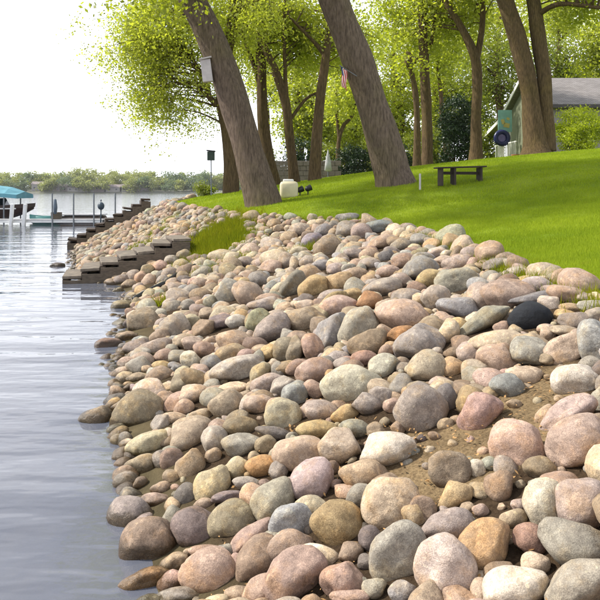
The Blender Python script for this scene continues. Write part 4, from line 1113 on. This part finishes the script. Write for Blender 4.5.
for i in range(9):
    t = i / 8; x = L0 + (L1 - L0) * t; e = 0.35 * (abs(2 * t - 1) ** 4)
    ra.append([bm.verts.new((x, p[0] * (1 - 0.0 * e), p[1] - e * (1.2 if abs(p[0]) < 1 else 0.3))) for p in prof])
for i in range(8):
    for k in range(6): bm.faces.new((ra[i][k], ra[i + 1][k], ra[i + 1][k + 1], ra[i][k + 1]))
bm.faces.new(ra[0]); bm.faces.new(ra[-1][::-1])
obj_bm('canopy', bm, TEAL, lf)
for x in (-4.6, 0.75):
    for y in (-1.4, 1.4):
        bm = bmesh.new(); tube(bm, [(x, y, -2.5), (x, y, 1.95)], [0.05, 0.05], 8); obj_bm('post', bm, STEEL, lf)
for i, px in enumerate((11, 24)):
    c = P(px, 215, 44.2); o = one_box('dock_bumper', (0, 0, 0), (0.20, 0.20, 2.2), DOCKWHITE, None, ry=0.08, bev=0.03); o.location = (c.x, 44.2, 0.25)
    props(o, ('white bumper post at the dock below the teal canopy', "white bumper post at the dock below the boat's bow")[i], 'post', 'white bumper posts')
# small teal rowing boat and brown crate by the dock
c = P(45, 218, 47.0)
rb = empty('rowing_boat', (c.x, 47.0, 0.0)); props(rb, 'small teal rowing boat floating behind the dock', 'rowing boat')
bm = bmesh.new(); sc_ = []
for i in range(11):
    t = i / 10 * 2 - 1; x = t * 1.0; wd = 0.5 * (1 - abs(t) ** 2.5) + 0.02; z = 0.5 + 0.12 * t * t
    sc_.append([bm.verts.new(p) for p in ((x, 0, -0.1 + 0.2 * abs(t) ** 3), (x, -wd * 0.7, 0.0 + 0.15 * abs(t) ** 3), (x, -wd, z), (x, -wd * 0.9, z), (x, -wd * 0.6, 0.1 + 0.2 * abs(t) ** 3), (x, wd * 0.6, 0.1 + 0.2 * abs(t) ** 3), (x, wd * 0.9, z), (x, wd, z), (x, wd * 0.7, 0.0 + 0.15 * abs(t) ** 3))])
for i in range(10):
    for k in range(9): bm.faces.new((sc_[i][k], sc_[i][(k + 1) % 9], sc_[i + 1][(k + 1) % 9], sc_[i + 1][k]))
obj_bm('hull', bm, TEALBOAT, rb, True); one_box('thwart', (0.1, 0, 0.4), (0.2, 0.8, 0.03), TIMBER, rb)
c = P(57, 218, 45.2); o = one_box('dock_box', (0, 0, 0), (0.55, 0.5, 0.42), TIMBER, None, bev=0.02); o.location = (c.x, 45.1, 0.60); props(o, 'brown storage box standing on the dock', 'box')
# grey swim raft behind the dock
c = P(82, 218, 48.5); sr_ = empty('swim_raft', (c.x, 48.5, 0)); props(sr_, 'low grey floating raft behind the dock', 'raft')
for k in range(9): one_box('plank', (-1.3 + k * 0.325, 0, 0.55), (0.30, 2.0, 0.06), DOCKGREY, sr_)
for y in (-0.7, 0.7):
    bm = bmesh.new(); tube(bm, [(-1.5, y, 0.2), (-1.4, y, 0.2), (1.4, y, 0.2), (1.5, y, 0.2)], [0.1, 0.28, 0.28, 0.1], 12); obj_bm('pontoon', bm, CONCRETE, sr_, True)

# ------------------------------------------------------------------ far shore
FD = 560.0
bm = bmesh.new()
n = 60; rows = []
for i in range(n + 1):
    x = -420 + 700 * i / n; j = 10 * noise.noise(Vector((x * 0.01, 3, 0)))
    rows.append([bm.verts.new((x, FD + j - 6, -0.5)), bm.verts.new((x, FD + j, 1.2)), bm.verts.new((x, FD + 50, 4.0)), bm.verts.new((x, FD + 400, 6.0))])
for i in range(n):
    for k in range(3): bm.faces.new((rows[i][k], rows[i + 1][k], rows[i + 1][k + 1], rows[i][k + 1]))
o = obj_bm('far_shore', bm, SHORE); props(o, 'low far shore of the lake', kind='structure')
cl_a, cl_b = [], []
for x in np.concatenate([np.arange(-330, 60, 3.0), np.arange(-330, 60, 3.4)]):
    px = 300 + x / FD * F
    hgt = 15.5 + 3.0 * noise.noise(Vector((px * 0.035, 1, 0))) + random.gauss(0, 0.9) + (2.5 if 60 < px < 150 else 0)
    y = FD + (random.uniform(-1, 4) if random.random() < 0.12 else 14 + random.uniform(0, 45)); hgt *= 0.62 if y < FD + 6 else 1.0; rad = random.uniform(4.0, 7.0)
    dst = cl_b if (px > 140 and random.random() < 0.6) or random.random() < 0.16 or 10 < px < 18 else cl_a
    for _ in range(14):
        v = Vector((random.gauss(0, 1), random.gauss(0, 1), random.gauss(0, 1))).normalized() * random.random() ** 0.4
        dst.append((x + v.x * rad, y + v.y * rad, 1.5 + hgt * 0.5 + v.z * hgt * 0.48))
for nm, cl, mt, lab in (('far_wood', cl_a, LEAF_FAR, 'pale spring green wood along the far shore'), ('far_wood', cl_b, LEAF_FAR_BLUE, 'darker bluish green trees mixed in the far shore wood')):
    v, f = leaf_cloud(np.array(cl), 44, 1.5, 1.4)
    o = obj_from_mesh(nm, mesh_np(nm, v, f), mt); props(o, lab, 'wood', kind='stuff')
FH = [(6, 11, 3.0, 'far shore house behind the teal canopy'), (36, 9, 5.5, 'far shore house with a tall pale gable'), (46, 12, 3.6, 'long low far shore house right of the tall gable'), (60, 10, 3.8, 'far shore house between the first two dock posts'), (72, 9, 3.0, 'far shore house just left of the second dock post'),
      (85, 12, 3.6, 'far shore house below the tallest wood'), (98, 8, 4.2, 'narrow far shore house behind the third dock post'), (112, 11, 3.2, 'far shore house left of the lone post'), (127, 10, 3.4, 'far shore house right of the lone post'), (143, 12, 2.8, 'low far shore house above the far steps'), (196, 9, 3.0, 'far shore house just left of the pole box')]
for i, (px, w, h, lab) in enumerate(FH):
    x = (px - 300) * FD / F
    hs_ = empty('far_house', (x, FD + 6, 1.2)); props(hs_, lab, 'house', 'houses on the far shore')
    one_box('wall', (0, 0, h / 2 - 0.3), (w, 7, h + 0.6), FARHOUSE if i % 3 else FARROOF, hs_)
    bm = bmesh.new(); q = [(-w / 2 - 0.5, -4, h), (w / 2 + 0.5, -4, h), (w / 2 + 0.5, 4, h), (-w / 2 - 0.5, 4, h)]
    if i == 0: rd = [(0, -4, h + 3.2), (0, 4, h + 3.2)]
    else: rd = [(-w / 2 - 0.5, 0, h + 2.2), (w / 2 + 0.5, 0, h + 2.2)]
    b0 = [bm.verts.new(p) for p in q]; r0 = [bm.verts.new(p) for p in rd]
    if i == 0:
        bm.faces.new((b0[0], b0[1], r0[0])); bm.faces.new((b0[2], b0[3], r0[1])); bm.faces.new((b0[0], r0[0], r0[1], b0[3])); bm.faces.new((b0[1], b0[2], r0[1], r0[0]))
    else:
        bm.faces.new((b0[0], b0[1], r0[1], r0[0])); bm.faces.new((b0[2], b0[3], r0[0], r0[1])); bm.faces.new((b0[0], r0[0], b0[3])); bm.faces.new((b0[1], b0[2], r0[1]))
    bm.faces.new(b0[::-1])
    obj_bm('roof', bm, FARROOF, hs_)
    for k in range(2):
        one_box('window', ((k - 0.5) * w * 0.5, -3.52, h * 0.5), (1.4, 0.1, 1.3), GLASS_DARK, hs_)

# ------------------------------------------------------------------ air
bm = bmesh.new(); box(bm, (-60, 500, 12), (900, 1020, 32))
hm, hnt, hout = new_mat('haze_air')
pv = hnt.nodes.new('ShaderNodeVolumePrincipled'); pv.inputs['Color'].default_value = (0.92, 0.95, 1.0, 1); pv.inputs['Density'].default_value = 0.00011; pv.inputs['Anisotropy'].default_value = 0.2
hnt.links.new(pv.outputs[0], hout.inputs['Volume'])
hz_ = obj_bm('haze', bm, hm); props(hz_, 'thin pale haze in the air over the lake', kind='stuff')
